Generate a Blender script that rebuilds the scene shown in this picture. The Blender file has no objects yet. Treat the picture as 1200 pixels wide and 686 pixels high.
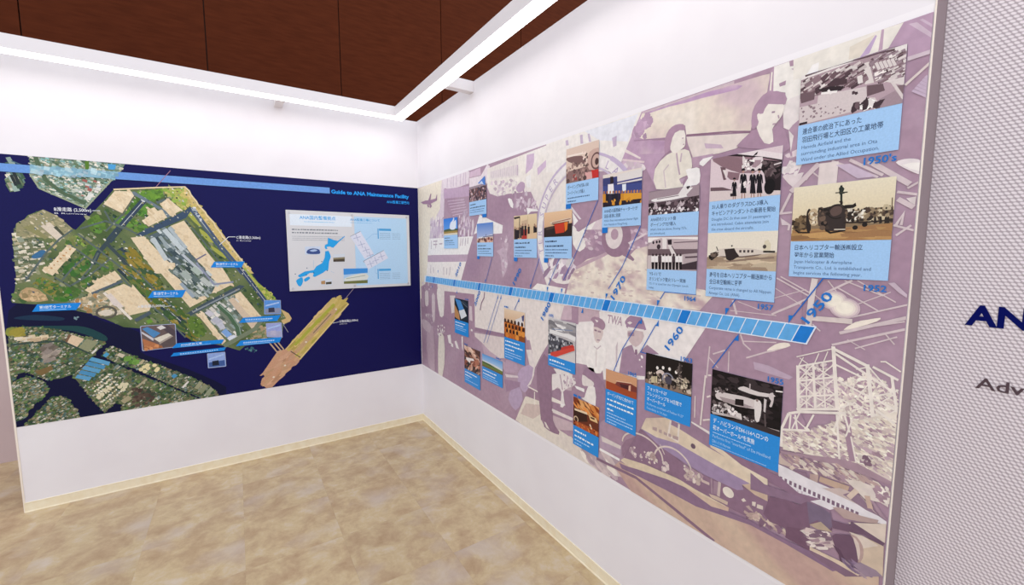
import bpy, bmesh, math, random
from mathutils import Matrix, Vector, Euler
random.seed(7)
S = bpy.context.scene
COL = S.collection

# ---------------------------------------------------------------- camera
FPX, CX, CY = 492.1768, 600.2072, 341.1171          # focal length / principal point, in 1200x686 pixels
CAM = Vector((-1.3875, -3.6334, 1.5788))
EUL = (1.4745, 0.0016, -0.5809)
cd = bpy.data.cameras.new('camera'); cam = bpy.data.objects.new('camera', cd); COL.objects.link(cam)
cd.sensor_fit = 'HORIZONTAL'; cd.sensor_width = 36.0; cd.lens = FPX*36/1200
cd.shift_x = -(CX-600)/1200; cd.shift_y = (CY-343)/1200
cd.clip_start = 0.02
cam.location = CAM; cam.rotation_euler = EUL
S.camera = cam
# ---------------------------------------------------------------- world, exposure
w = bpy.data.worlds.new('hall_light'); S.world = w; w.use_nodes = True
bg = w.node_tree.nodes['Background']; bg.inputs[0].default_value = (0.895, 0.93, 1.0, 1); bg.inputs[1].default_value = 1.47
S.view_settings.view_transform = 'Standard'; S.view_settings.look = 'None'
S.view_settings.exposure = 0.0; S.view_settings.gamma = 1.0; S.view_settings.use_curve_mapping = False
LED_STRENGTH = 5.5
PRINT_GAIN = 1.0

# ---------------------------------------------------------------- materials
def lin(c): return c/12.92 if c <= 0.04045 else ((c+0.055)/1.055)**2.4
def hexc(h, k=None):
    h = h.lstrip('#'); k = PRINT_GAIN if k is None else k
    return tuple(min(0.92, lin(int(h[i:i+2], 16)/255)*k) for i in (0, 2, 4)) + (1.0,)
def mat(name, color, rough=0.6, spec=0.5, metallic=0.0):
    m = bpy.data.materials.new(name); m.use_nodes = True
    b = m.node_tree.nodes['Principled BSDF']
    b.inputs['Base Color'].default_value = color; b.inputs['Roughness'].default_value = rough
    b.inputs['Specular IOR Level'].default_value = spec; b.inputs['Metallic'].default_value = metallic
    return m
def N(m, t, **kw):
    n = m.node_tree.nodes.new(t)
    for k, v in kw.items(): setattr(n, k, v)
    return n
def link(m, a, b): m.node_tree.links.new(a, b)

def noisy(name, c1, c2, scale, rough=0.6, detail=6, bump=0.0, lo=0.35, hi=0.65, spec=0.4):
    m = mat(name, c1, rough, spec); b = m.node_tree.nodes['Principled BSDF']
    tc = N(m, 'ShaderNodeTexCoord'); nz = N(m, 'ShaderNodeTexNoise')
    nz.inputs['Scale'].default_value = scale; nz.inputs['Detail'].default_value = detail
    link(m, tc.outputs['Object'], nz.inputs['Vector'])
    r = N(m, 'ShaderNodeValToRGB'); r.color_ramp.elements[0].position = lo; r.color_ramp.elements[1].position = hi
    r.color_ramp.elements[0].color = c1; r.color_ramp.elements[1].color = c2
    link(m, nz.outputs['Fac'], r.inputs['Fac']); link(m, r.outputs['Color'], b.inputs['Base Color'])
    if bump:
        bp = N(m, 'ShaderNodeBump'); bp.inputs['Strength'].default_value = bump; bp.inputs['Distance'].default_value = 0.001
        link(m, nz.outputs['Fac'], bp.inputs['Height']); link(m, bp.outputs['Normal'], b.inputs['Normal'])
    return m

def print_mat(name, rough, spec, grain=0.10, gscale=90):
    m = mat(name, (1, 1, 1, 1), rough, spec); b = m.node_tree.nodes['Principled BSDF']
    a = N(m, 'ShaderNodeVertexColor', layer_name='Col'); tc = N(m, 'ShaderNodeTexCoord')
    nz = N(m, 'ShaderNodeTexNoise'); nz.inputs['Scale'].default_value = gscale; nz.inputs['Detail'].default_value = 5
    link(m, tc.outputs['Object'], nz.inputs['Vector'])
    mr = N(m, 'ShaderNodeMapRange'); mr.inputs['From Min'].default_value = 0.3; mr.inputs['From Max'].default_value = 0.7
    mr.inputs['To Min'].default_value = 1-grain; mr.inputs['To Max'].default_value = 1+grain
    link(m, nz.outputs['Fac'], mr.inputs['Value'])
    mx = N(m, 'ShaderNodeVectorMath', operation='SCALE')
    link(m, a.outputs['Color'], mx.inputs[0]); link(m, mr.outputs['Result'], mx.inputs['Scale'])
    link(m, mx.outputs['Vector'], b.inputs['Base Color'])
    return m

M_WALL = noisy('white_wall_paint', (0.80, 0.765, 0.79, 1), (0.83, 0.80, 0.82, 1), 3.0, 0.55, bump=0.0)
M_SKIRT = noisy('cream_vinyl_skirting', hexc('#eadcbc'), hexc('#f0e6cc'), 20, 0.45)
M_BEAD = mat('corner_bead', hexc('#efe4d6'), 0.4)
M_RETURN_SHADE = mat('shaded_return', hexc('#8f7f83'), 0.6)  # shade on the partition's end face, put into the colour
M_RAIL = mat('white_rail', (0.80, 0.76, 0.77, 1), 0.5)
M_PRINT_MAP = print_mat('map_print', 0.42, 0.15, 0.08, 120)
M_PRINT_MURAL = print_mat('mural_print', 0.42, 0.3, 0.08, 40)
M_PRINT_CARD = print_mat('card_print', 0.42, 0.2, 0.05, 200)
M_BOARD = mat('white_board', (0.66, 0.66, 0.67, 1), 0.3)
M_SCREW = mat('steel_screw', (0.55, 0.55, 0.57, 1), 0.3, metallic=0.9)
M_LED = bpy.data.materials.new('led_diffuser'); M_LED.use_nodes = True
_b = M_LED.node_tree.nodes['Principled BSDF']; _b.inputs['Base Color'].default_value = (0.9, 0.9, 0.9, 1)
_b.inputs['Emission Color'].default_value = (1.0, 0.965, 0.96, 1); _b.inputs['Emission Strength'].default_value = LED_STRENGTH

def wood_mat():
    m = mat('brown_wood_panel', (0.1, 0.03, 0.02, 1), 0.55, 0.05); b = m.node_tree.nodes['Principled BSDF']
    tc = N(m, 'ShaderNodeTexCoord'); mp = N(m, 'ShaderNodeMapping'); mp.inputs['Scale'].default_value = (6, 6, 40)
    oi = N(m, 'ShaderNodeObjectInfo'); va = N(m, 'ShaderNodeVectorMath', operation='ADD')
    cv = N(m, 'ShaderNodeCombineXYZ'); sc = N(m, 'ShaderNodeMath', operation='MULTIPLY'); sc.inputs[1].default_value = 37
    link(m, oi.outputs['Random'], sc.inputs[0]); link(m, sc.outputs[0], cv.inputs[2])
    link(m, tc.outputs['Object'], mp.inputs['Vector']); link(m, mp.outputs['Vector'], va.inputs[0]); link(m, cv.outputs[0], va.inputs[1])
    nz = N(m, 'ShaderNodeTexNoise'); nz.inputs['Scale'].default_value = 1.0; nz.inputs['Detail'].default_value = 7
    link(m, va.outputs[0], nz.inputs['Vector'])
    r = N(m, 'ShaderNodeValToRGB'); r.color_ramp.elements[0].position = 0.3; r.color_ramp.elements[1].position = 0.72
    r.color_ramp.elements[0].color = (0.062, 0.0125, 0.0035, 1); r.color_ramp.elements[1].color = (0.085, 0.018, 0.0055, 1)
    link(m, nz.outputs['Fac'], r.inputs['Fac']); link(m, r.outputs['Color'], b.inputs['Base Color'])
    return m
M_WOOD = wood_mat()

def floor_mat():
    m = mat('stone_vinyl', hexc('#c9b28f'), 0.42, 0.35); b = m.node_tree.nodes['Principled BSDF']
    tc = N(m, 'ShaderNodeTexCoord'); oi = N(m, 'ShaderNodeObjectInfo')
    cv = N(m, 'ShaderNodeCombineXYZ'); sc = N(m, 'ShaderNodeMath', operation='MULTIPLY'); sc.inputs[1].default_value = 53
    link(m, oi.outputs['Random'], sc.inputs[0]); link(m, sc.outputs[0], cv.inputs[2])
    va = N(m, 'ShaderNodeVectorMath', operation='ADD'); link(m, tc.outputs['Object'], va.inputs[0]); link(m, cv.outputs[0], va.inputs[1])
    mp = N(m, 'ShaderNodeMapping'); mp.inputs['Scale'].default_value = (1.0, 1.0, 1); link(m, va.outputs[0], mp.inputs['Vector'])
    n1 = N(m, 'ShaderNodeTexNoise'); n1.inputs['Scale'].default_value = 7.5; n1.inputs['Detail'].default_value = 9; n1.inputs['Roughness'].default_value = 0.68
    n1.inputs['Distortion'].default_value = 0.25
    link(m, mp.outputs[0], n1.inputs['Vector'])
    r = N(m, 'ShaderNodeValToRGB'); e = r.color_ramp.elements
    e[0].position = 0.30; e[0].color = hexc('#ab8f6e'); e[1].position = 0.74; e[1].color = hexc('#cfc0b0')
    x = e.new(0.45); x.color = hexc('#b99f7e'); x = e.new(0.56); x.color = hexc('#c6b08a')
    link(m, n1.outputs['Fac'], r.inputs['Fac'])
    n2 = N(m, 'ShaderNodeTexNoise'); n2.inputs['Scale'].default_value = 3.0; n2.inputs['Detail'].default_value = 4
    vb = N(m, 'ShaderNodeVectorMath', operation='ADD'); vb.inputs[1].default_value = (9, 4, 2); link(m, va.outputs[0], vb.inputs[0]); link(m, vb.outputs[0], n2.inputs['Vector'])
    r2 = N(m, 'ShaderNodeValToRGB'); r2.color_ramp.elements[0].position = 0.52; r2.color_ramp.elements[1].position = 0.70
    r2.color_ramp.elements[0].color = (0, 0, 0, 1); r2.color_ramp.elements[1].color = (0.55, 0.55, 0.55, 1)
    link(m, n2.outputs['Fac'], r2.inputs['Fac'])
    mx = N(m, 'ShaderNodeMix', data_type='RGBA'); link(m, r2.outputs['Color'], mx.inputs['Factor'])
    link(m, r.outputs['Color'], mx.inputs[6]); mx.inputs[7].default_value = hexc('#c4b6b0')
    # each tile a touch lighter or darker
    mr = N(m, 'ShaderNodeMapRange'); mr.inputs['To Min'].default_value = 0.965; mr.inputs['To Max'].default_value = 1.03
    link(m, oi.outputs['Random'], mr.inputs['Value'])
    vs = N(m, 'ShaderNodeVectorMath', operation='SCALE'); link(m, mx.outputs[2], vs.inputs[0]); link(m, mr.outputs[0], vs.inputs['Scale'])
    link(m, vs.outputs[0], b.inputs['Base Color'])
    bp = N(m, 'ShaderNodeBump'); bp.inputs['Strength'].default_value = 0.15; bp.inputs['Distance'].default_value = 0.002
    link(m, n1.outputs['Fac'], bp.inputs['Height']); link(m, bp.outputs['Normal'], b.inputs['Normal'])
    return m
M_FLOOR = floor_mat()
M_GROUT = mat('floor_joint', hexc('#8d7658'), 0.8)

def hex_mat():
    # small slanted lozenge pattern, about 10 x 8 mm, printed on a film
    m = mat('lozenge_film', (0.7, 0.65, 0.68, 1), 0.5, 0.4); b = m.node_tree.nodes['Principled BSDF']
    tc = N(m, 'ShaderNodeTexCoord'); sp = N(m, 'ShaderNodeSeparateXYZ'); link(m, tc.outputs['Object'], sp.inputs[0])
    def mul(o, k):
        n = N(m, 'ShaderNodeMath', operation='MULTIPLY'); link(m, o, n.inputs[0]); n.inputs[1].default_value = k; return n.outputs[0]
    def add(a, c):
        n = N(m, 'ShaderNodeMath', operation='ADD'); link(m, a, n.inputs[0]); link(m, c, n.inputs[1]); return n.outputs[0]
    u = mul(sp.outputs['Y'], -1/0.0098); v = mul(sp.outputs['Z'], 1/0.0082)
    cv = N(m, 'ShaderNodeCombineXYZ'); link(m, add(u, mul(v, 0.5)), cv.inputs[0]); link(m, v, cv.inputs[1])
    vo = N(m, 'ShaderNodeTexVoronoi'); vo.voronoi_dimensions = '2D'; vo.feature = 'F1'; vo.distance = 'EUCLIDEAN'
    vo.inputs['Scale'].default_value = 1.0; vo.inputs['Randomness'].default_value = 0.0
    link(m, cv.outputs[0], vo.inputs['Vector'])
    r = N(m, 'ShaderNodeValToRGB'); r.color_ramp.elements[0].position = 0.30; r.color_ramp.elements[1].position = 0.52
    r.color_ramp.elements[0].color = (0.80, 0.735, 0.765, 1); r.color_ramp.elements[1].color = (0.41, 0.345, 0.375, 1)
    link(m, vo.outputs['Distance'], r.inputs['Fac']); link(m, r.outputs['Color'], b.inputs['Base Color'])
    return m
M_HEX = hex_mat()

# ---------------------------------------------------------------- object helpers
def tag(o, label=None, cat=None, group=None, kind=None):
    if label: o['label'] = label
    if cat: o['category'] = cat
    if group: o['group'] = group
    if kind: o['kind'] = kind
    return o
def empty(name, loc):
    o = bpy.data.objects.new(name, None); COL.objects.link(o); o.location = loc; o.empty_display_size = 0.1; return o
def world_loc(p):
    # parents carry translations only
    l = p.location.copy()
    if p.parent: l = world_loc(p.parent) + p.matrix_parent_inverse.to_translation() + l
    return l
def adopt(o, parent):
    # child meshes hold room coordinates, so the parent's own place is cancelled
    o.parent = parent
    o.matrix_parent_inverse = Matrix.Translation(-world_loc(parent))
    return o
def mesh_obj(name, verts, faces, material, parent=None):
    me = bpy.data.meshes.new(name); me.from_pydata(verts, [], faces); me.materials.append(material); me.update()
    o = bpy.data.objects.new(name, me); COL.objects.link(o)
    if parent: adopt(o, parent)
    return o
def box_data(x0, x1, y0, y1, z0, z1):
    v = [(x0,y0,z0),(x1,y0,z0),(x1,y1,z0),(x0,y1,z0),(x0,y0,z1),(x1,y0,z1),(x1,y1,z1),(x0,y1,z1)]
    f = [(0,3,2,1),(4,5,6,7),(0,1,5,4),(1,2,6,5),(2,3,7,6),(3,0,4,7)]
    return v, f
def box(name, x0, x1, y0, y1, z0, z1, material, parent=None, bevel=0.0):
    if bevel:
        v, f = box_data(x0, x1, y0, y1, z0, z1)
        bm = bmesh.new(); vs = [bm.verts.new(p) for p in v]
        for q in f: bm.faces.new([vs[i] for i in q])
        bmesh.ops.bevel(bm, geom=list(bm.edges), offset=bevel, segments=2, affect='EDGES', profile=0.5)
        me = bpy.data.meshes.new(name); bm.to_mesh(me); bm.free(); me.materials.append(material)
        o = bpy.data.objects.new(name, me); COL.objects.link(o)
        if parent: adopt(o, parent)
        return o
    return mesh_obj(name, *box_data(x0, x1, y0, y1, z0, z1), material, parent)
def struct(o): o['kind'] = 'structure'; return o

# ---------------------------------------------------------------- the setting
H = 2.70           # top of the partitions
XL = -2.538        # free end of the back partition
YE = -3.3103       # end of the mural partition
HEX = 0.08         # set-back of the patterned wall

floor = struct(box('floor', -6.0, 1.2, -7.2, 1.0, -0.08, -0.004, M_GROUT))
T = 0.457; tile_me = None; k = 0
for i in range(15):
    for j in range(18):
        x0 = -6.0 + i*T; y0 = 1.0-(j+1)*T
        if tile_me is None:
            v, f = box_data(0.00015, T-0.00015, 0.00015, T-0.00015, -0.004, 0.0)
            tile_me = bpy.data.meshes.new('floor_tile'); tile_me.from_pydata(v, [], f); tile_me.materials.append(M_FLOOR); tile_me.update()
        o = bpy.data.objects.new('floor_tile', tile_me); COL.objects.link(o); o.parent = floor; o.location = (x0, y0, 0)

wall_back = struct(box('wall_back', XL, 0.0, 0.0, 0.12, 0.0, H, M_WALL))
wall_right = struct(box('wall_right', 0.0, HEX+0.12, YE, 0.12, 0.0, H, M_WALL))
box('end_return', 0.0004, HEX, YE-0.0016, YE, 0.0, H, M_RETURN_SHADE, wall_right)  # thin plate over the wall end, coloured darker to stand for its shade
struct(box('trim_1', -0.0022, 0.0018, YE-0.0018, YE+0.0010, 0.0, H, M_BEAD, bevel=0.0006))
struct(box('trim_2', XL-0.004, XL+0.005, -0.0025, 0.008, 0.0, H, M_BEAD, bevel=0.001))
wall_side = struct(box('wall_side', HEX, HEX+0.12, -7.2, YE-0.002, 0.0, H+1.2, M_HEX))
bb = 0.0605
def skirting(name, v0, v1, axis):
    # profile: flat vinyl strip with a rounded top lip and a small toe
    prof = [(0, 0), (0.007, 0), (0.0065, 0.004), (0.0035, 0.007), (0.0035, bb-0.006), (0.0048, bb-0.003), (0.004, bb), (0, bb)]
    vs, fs = [], []
    for a in (v0, v1):
        for d, z in prof: vs.append((a, -d, z) if axis == 'x' else (-d, a, z))
    n = len(prof)
    for i in range(n): fs.append((i, (i+1) % n, n+(i+1) % n, n+i))
    fs += [tuple(range(n)), tuple(range(2*n-1, n-1, -1))]
    return struct(mesh_obj(name, vs, fs, M_SKIRT))
skirting('baseboard_back', XL, 0.0, 'x'); skirting('baseboard_right', 0.0, YE, 'y')

# beyond the free end: a lower wall face, brown panelling above it
far = struct(box('wall_far', -9.0, 9.0, 1.0, 1.1, 0.0, 6.5, mat('far_wall_backing', (0.035, 0.016, 0.012, 1), 0.8)))
box('lower_wall_face', -9.0, 9.0, 0.97, 1.0, 0.0, 2.4, noisy('far_wall_paint', hexc('#c3adad'), hexc('#c9b5b4'), 2), far)
JW = 1.0925; X0 = -2.593 - 5*JW
wm = bpy.data.meshes.new('wall_panel'); v, f = box_data(0.004, JW-0.004, -0.022, 0.0, 0.0, 4.1); wm.from_pydata(v, [], f); wm.materials.append(M_WOOD); wm.update()
for i in range(14):
    o = bpy.data.objects.new('wall_panel', wm); COL.objects.link(o); o.parent = far; o.location = (X0+i*JW, 1.0, 2.4)

# ---------------------------------------------------------------- light rails
ZB, ZT, RO, RI = 2.624, 2.702, 0.200, 0.282
def extr(name, pts, material, parent, z0, z1):
    n = len(pts); vs = [(x, y, z0) for x, y in pts]+[(x, y, z1) for x, y in pts]
    fs = [tuple(range(n-1, -1, -1)), tuple(range(n, 2*n))]+[(i, (i+1) % n, n+(i+1) % n, n+i) for i in range(n)]
    return mesh_obj(name, vs, fs, material, parent)
def rail(label, ax):
    # ax 'x': along the back partition; 'y': along the mural partition; mitred where they meet
    far_end = -3.9 if ax == 'x' else -5.6
    a, b_, c, d = (-RO, -RO), (-RI, -RI), (-RI, far_end), (-RO, far_end)
    pts = [a, b_, c, d] if ax == 'y' else [(q[1], q[0]) for q in (a, d, c, b_)]
    root = empty('light_rail', (pts[0][0], pts[0][1], ZB)); tag(root, label, 'light')
    extr('rail_housing', pts, M_RAIL, root, ZB+0.004, ZT)
    e = 0.002
    q = [(-RO-e, -RO-e*2), (-RI+e, -RI+e*0), (-RI+e, far_end), (-RO-e, far_end)]
    q = q if ax == 'y' else [(t[1], t[0]) for t in (q[0], q[3], q[2], q[1])]
    extr('light_diffuser', q, M_LED, root, ZB-0.001, ZB+0.004)
    ends = [-1.03, -3.0] if ax == 'y' else [-1.066, -3.1]
    for p in ends:
        hw = 0.027
        if ax == 'y': box('bracket', -RO, -0.0005, p-hw, p+hw, ZB+0.006, ZT-0.002, M_RAIL, root, bevel=0.002)
        else: box('bracket', p-hw, p+hw, -RO, -0.0005, ZB+0.006, ZT-0.002, M_RAIL, root, bevel=0.002)
    return root
rail('white linear light rail with glowing underside along the wall of the aerial map', 'x')
rail('white linear light rail with glowing underside along the timeline wall', 'y')

from mathutils import noise as mnoise
# ---------------------------------------------------------------- flat print on wall planes
# A print surface has its own coordinates: u runs to the right along the wall, v is the height above the floor.
RM = Euler(EUL).to_matrix()
def measure(q, axis, val):
    # point of a wall plane that the survey photograph shows at pixel q
    d = RM @ Vector(((q[0]-CX)/FPX, -(q[1]-CY)/FPX, -1.0))
    t = (val-CAM[axis])/d[axis]
    return CAM + t*d
class Wall:
    def __init__(s, axis, off, uv, xyz): s.axis, s.off, s.uv, s.xyz = axis, off, uv, xyz
    def px(s, q): return s.uv(measure(q, s.axis, s.off))
WB = Wall(1, -0.001, lambda p: (p.x, p.z), lambda u, v, n: (u, -n, v))
WI = Wall(1, -0.016, lambda p: (p.x, p.z), lambda u, v, n: (u, -0.0162-n, v))
WR = Wall(0, -0.001, lambda p: (-p.y, p.z), lambda u, v, n: (-n, -u, v))
WH = Wall(0, HEX, lambda p: (-p.y, p.z), lambda u, v, n: (HEX-n, -u, v))
def Z(x0, y0, s, wall):
    # reader for points noted in an enlarged detail of the survey photograph
    def f(t):
        r = []
        for p in t.split():
            a, b = p.split(','); r.append(wall.px((x0+float(a)/s, y0+float(b)/s)))
        return r
    return f
def area(p): return 0.5*sum(p[i][0]*p[(i+1) % len(p)][1]-p[(i+1) % len(p)][0]*p[i][1] for i in range(len(p)))
def clip_rect(p, r):
    u0, u1, v0, v1 = r
    for ax, val, sg in ((0, u0, 1), (0, u1, -1), (1, v0, 1), (1, v1, -1)):
        out = []
        for i in range(len(p)):
            a, b = p[i-1], p[i]; da, db = (a[ax]-val)*sg, (b[ax]-val)*sg
            if (da >= 0) != (db >= 0):
                t = da/(da-db); out.append((a[0]+t*(b[0]-a[0]), a[1]+t*(b[1]-a[1])))
            if db >= 0: out.append(b)
        p = out
        if len(p) < 3: return []
    return p
def inside(q, p):
    c = False
    for i in range(len(p)):
        a, b = p[i-1], p[i]
        if (a[1] > q[1]) != (b[1] > q[1]) and q[0] < (b[0]-a[0])*(q[1]-a[1])/(b[1]-a[1])+a[0]: c = not c
    return c
def smooth(p, n=4):
    r = []; L = len(p)
    for i in range(L):
        a, b, c, d = p[i-1], p[i], p[(i+1) % L], p[(i+2) % L]
        for j in range(n):
            t = j/n
            r.append(tuple(0.5*((2*b[k])+(c[k]-a[k])*t+(2*a[k]-5*b[k]+4*c[k]-d[k])*t*t+(3*b[k]-a[k]-3*c[k]+d[k])*t**3) for k in (0, 1)))
    return r
def jitter(c, a): 
    k = 1+random.uniform(-a, a); return tuple(max(0, min(0.92, x*k)) for x in c[:3])+(1,)

# lettering outlines, from the built-in font
_tc = bpy.data.curves.new('lettering', 'FONT'); _to = bpy.data.objects.new('lettering', _tc); COL.objects.link(_to)
_tcache = {}
def glyphs(body, bold=0.0):
    k = (body, bold)
    if k not in _tcache:
        _tc.body = body; _tc.size = 1.0; _tc.offset = bold; _tc.resolution_u = 2
        dg = bpy.context.evaluated_depsgraph_get(); dg.update()
        e = _to.evaluated_get(dg); me = e.to_mesh()
        v = [(x.co.x, x.co.y) for x in me.vertices]; f = [tuple(p.vertices) for p in me.polygons]
        e.to_mesh_clear(); _tcache[k] = (v, f)
    return _tcache[k]

class Print:
    def __init__(s, wall, base, step=0.000006, clip=None):
        s.wall, s.n, s.step, s.clip = wall, base, step, clip
        s.v, s.f, s.c = [], [], []
    def raw(s, p, cols, n=None):
        if len(p) < 3: return
        if area(p) < 0: p = p[::-1]; cols = cols[::-1] if isinstance(cols, list) else cols
        b = len(s.v); n = s.n if n is None else n
        s.v += [s.wall.xyz(u, v, n) for u, v in p]; s.f.append(tuple(range(b, b+len(p))))
        s.c += cols if isinstance(cols, list) else [cols]*len(p)
    def poly(s, p, col, sm=0):
        if isinstance(col, str): col = hexc(col)
        if sm: p = smooth(p, sm)
        if s.clip: p = clip_rect(p, s.clip)
        s.n += s.step; s.raw(p, col); return s
    def rect(s, u0, u1, v0, v1, col, col2=None):
        # col at the top, col2 at the bottom
        if isinstance(col, str): col = hexc(col)
        col2 = col if col2 is None else (hexc(col2) if isinstance(col2, str) else col2)
        s.n += s.step; s.raw([(u0, v0), (u1, v0), (u1, v1), (u0, v1)], [col2, col2, col, col]); return s
    def line(s, p, w, col):
        # one mitred ribbon
        if isinstance(col, str): col = hexc(col)
        s.n += s.step; L = len(p); lo, hi = [], []
        for i in range(L):
            d0 = d1 = None
            if i > 0: d0 = Vector((p[i][0]-p[i-1][0], p[i][1]-p[i-1][1]))
            if i < L-1: d1 = Vector((p[i+1][0]-p[i][0], p[i+1][1]-p[i][1]))
            d0 = d0 or d1; d1 = d1 or d0
            d0 = d0.normalized(); d1 = d1.normalized(); m = Vector((-(d0.y+d1.y), d0.x+d1.x))
            m = m.normalized() if m.length > 1e-6 else Vector((-d0.y, d0.x))
            k = w/2/max(0.35, m.dot(Vector((-d0.y, d0.x))))
            hi.append((p[i][0]+m.x*k, p[i][1]+m.y*k)); lo.append((p[i][0]-m.x*k, p[i][1]-m.y*k))
        for i in range(L-1):
            q = [hi[i], hi[i+1], lo[i+1], lo[i]]
            if s.clip: q = clip_rect(q, s.clip)
            s.raw(q, col)
        return s
    def soft(s, p, cols, scale, cell=0.02, asp=1.0, rot=0.0, seed=0.0):
        # cloudy tone: small cells cut from the region, colours blended from corner to corner
        cols = [hexc(c) if isinstance(c, str) else c for c in cols]
        s.n += s.step; us = [q[0] for q in p]; vs = [q[1] for q in p]; ca, sa = math.cos(rot), math.sin(rot)
        def tone(q):
            x, y = q[0]*ca+q[1]*sa, -q[0]*sa+q[1]*ca
            t = mnoise.fractal(Vector((x*scale/asp+seed, y*scale, seed*1.7)), 0.9, 2.0, 3)
            t = max(0.0, min(0.9999, 0.5+t*0.75))*(len(cols)-1); i = int(t); f = t-i
            return tuple(cols[i][k]*(1-f)+cols[i+1][k]*f for k in range(3))+(1.0,)
        u = min(us)
        while u < max(us):
            v = min(vs)
            while v < max(vs):
                q = clip_rect(p, (u, u+cell, v, v+cell))
                if q and s.clip: q = clip_rect(q, s.clip)
                if len(q) > 2 and abs(area(q)) > 1e-9: s.raw(q, [tone(t) for t in q])
                v += cell
            u += cell
        return s
    def ell(s, c, ru, rv, col, k=20, rot=0):
        return s.poly([(c[0]+ru*math.cos(t)*math.cos(rot)-rv*math.sin(t)*math.sin(rot), c[1]+ru*math.cos(t)*math.sin(rot)+rv*math.sin(t)*math.cos(rot)) for t in [2*math.pi*i/k for i in range(k)]], col)
    def ring(s, c, ru, rv, w, col, t0=0, t1=360, k=32):
        return s.line([(c[0]+ru*math.cos(t), c[1]+rv*math.sin(t)) for t in [math.radians(t0+(t1-t0)*i/k) for i in range(k+1)]], w, col)
    def blobs(s, p, n, size, cols, asp=1.0, rot=None, jit=0.15, quad=False):
        # scatter of small irregular patches (or building footprints) inside a region
        us = [q[0] for q in p]; vs = [q[1] for q in p]; cols = [hexc(c) if isinstance(c, str) else c for c in cols]
        n0 = s.n; k = 0; tries = 0; span = max(0.00002, n*1.0e-7)
        while k < n and tries < n*12:
            tries += 1
            q = (random.uniform(min(us), max(us)), random.uniform(min(vs), max(vs)))
            if not inside(q, p): continue
            k += 1
            r = size*random.uniform(0.5, 1.4); a = rot if rot is not None else random.uniform(0, 3.14)
            if quad: base = [(-1, -1), (1, -1), (1, 1), (-1, 1)]; rr = [(1, random.uniform(0.5, 1))]*4
            else:
                m = 7; base = [(math.cos(6.283*i/m), math.sin(6.283*i/m)) for i in range(m)]; rr = [(random.uniform(0.5, 1.2),)*2 for _ in range(m)]
            pts = []
            for (bx, by), (ra, rb) in zip(base, rr):
                x, y = bx*r*ra*asp, by*r*rb
                pts.append((q[0]+x*math.cos(a)-y*math.sin(a), q[1]+x*math.sin(a)+y*math.cos(a)))
            if s.clip: pts = clip_rect(pts, s.clip)
            s.raw(pts, jitter(random.choice(cols), jit), n0+0.000004+span*k/n)
        s.n = n0+0.000006+span
        return s
    def text(s, body, o, width, height, col, bold=0.0, ang=0.0, shear=0.0, anchor='l'):
        # o: left end of the baseline; width None keeps the font's proportions; height = height of a capital
        if isinstance(col, str): col = hexc(col)
        v, f = glyphs(body, bold)
        if not v: return s
        s.n += s.step
        x0 = min(x for x, y in v); x1 = max(x for x, y in v)
        sy = height/0.727; sx = sy if width is None else width/(x1-x0)
        dx = {'l': 0, 'r': -(x1-x0)*sx, 'c': -(x1-x0)*sx/2}[anchor]
        b = len(s.v); ca, sa = math.cos(ang), math.sin(ang)
        for x, y in v:
            X = (x-x0)*sx+shear*y*sy+dx; Y = y*sy
            s.v.append(s.wall.xyz(o[0]+X*ca-Y*sa, o[1]+X*sa+Y*ca, s.n))
        s.f += [tuple(i+b for i in q) for q in f]; s.c += [col]*len(v)
        return s
    def dashes(s, o, width, height, col, n=12):
        # a line of print too small to read: short strokes of word length
        if isinstance(col, str): col = hexc(col)
        s.n += s.step; x = 0
        while x < width:
            l = min(random.uniform(0.5, 1.6)*height, width-x)
            s.raw([(o[0]+x, o[1]), (o[0]+x+l, o[1]), (o[0]+x+l, o[1]+height*random.uniform(0.45, 0.8)), (o[0]+x, o[1]+height*0.6)], col)
            x += l+height*random.uniform(0.2, 0.5)
        return s
    def build(s, name, material, parent=None, label=None):
        me = bpy.data.meshes.new(name); me.from_pydata(s.v, [], s.f); me.materials.append(material)
        at = me.color_attributes.new('Col', 'FLOAT_COLOR', 'POINT')
        flat = []
        for c in s.c: flat += list(c)
        at.data.foreach_set('color', flat); me.update()
        o = bpy.data.objects.new(name, me); COL.objects.link(o)
        if parent: adopt(o, parent)
        if label: o['label'] = label
        return o

# ================================================================ aerial map on the back partition
MU0, MU1, MV0, MV1 = XL+0.006, -0.004, 0.5345, 2.1293
mapr = empty('aerial_map_mural', ((MU0+MU1)/2, 0, MV0))
tag(mapr, 'dark blue wall print of an aerial airport map on the back partition', 'mural')
box('printed_sheet', MU0, MU1, -0.001, -0.0002, MV0, MV1, mat('map_sheet_edge', hexc('#0d0c48'), 0.42, 0.45), mapr)
CLIP = (MU0, MU1, MV0, MV1)
m1, m2, m3, m4 = (Z(10, y, 6.661, WB) for y in (175, 265, 355, 400))
m5, m6, m7 = Z(170, 215, 6.661, WB), Z(170, 305, 6.661, WB), Z(100, 380, 6.661, WB)
n3, n4, q6 = Z(140, 200, 5.715, WB), Z(140, 310, 4.9, WB), Z(280, 330, 5.277, WB)
b0 = 0.00105

p = Print(WB, b0, clip=CLIP)
p.rect(MU0, MU1, MV0, MV1, '#0d0c4c')
p.poly(m3('0,60 300,50 560,70 760,150 1020,230 1030,380 1199,450 1500,560 1700,720 1000,1000 100,1000 0,900'), '#070b33', sm=3)
p.poly(m3('40,120 200,95 420,115 400,140 150,135'), '#16304a', sm=3)
p.poly(m3('100,190 400,180 600,190 760,260 740,300 500,220'), '#1c4246', sm=3)
p.blobs(m3('515,110 550,100 545,130 520,135'), 6, 0.006, ['#7d98a0'])
p.build('sea', M_PRINT_MAP, mapr)

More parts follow.
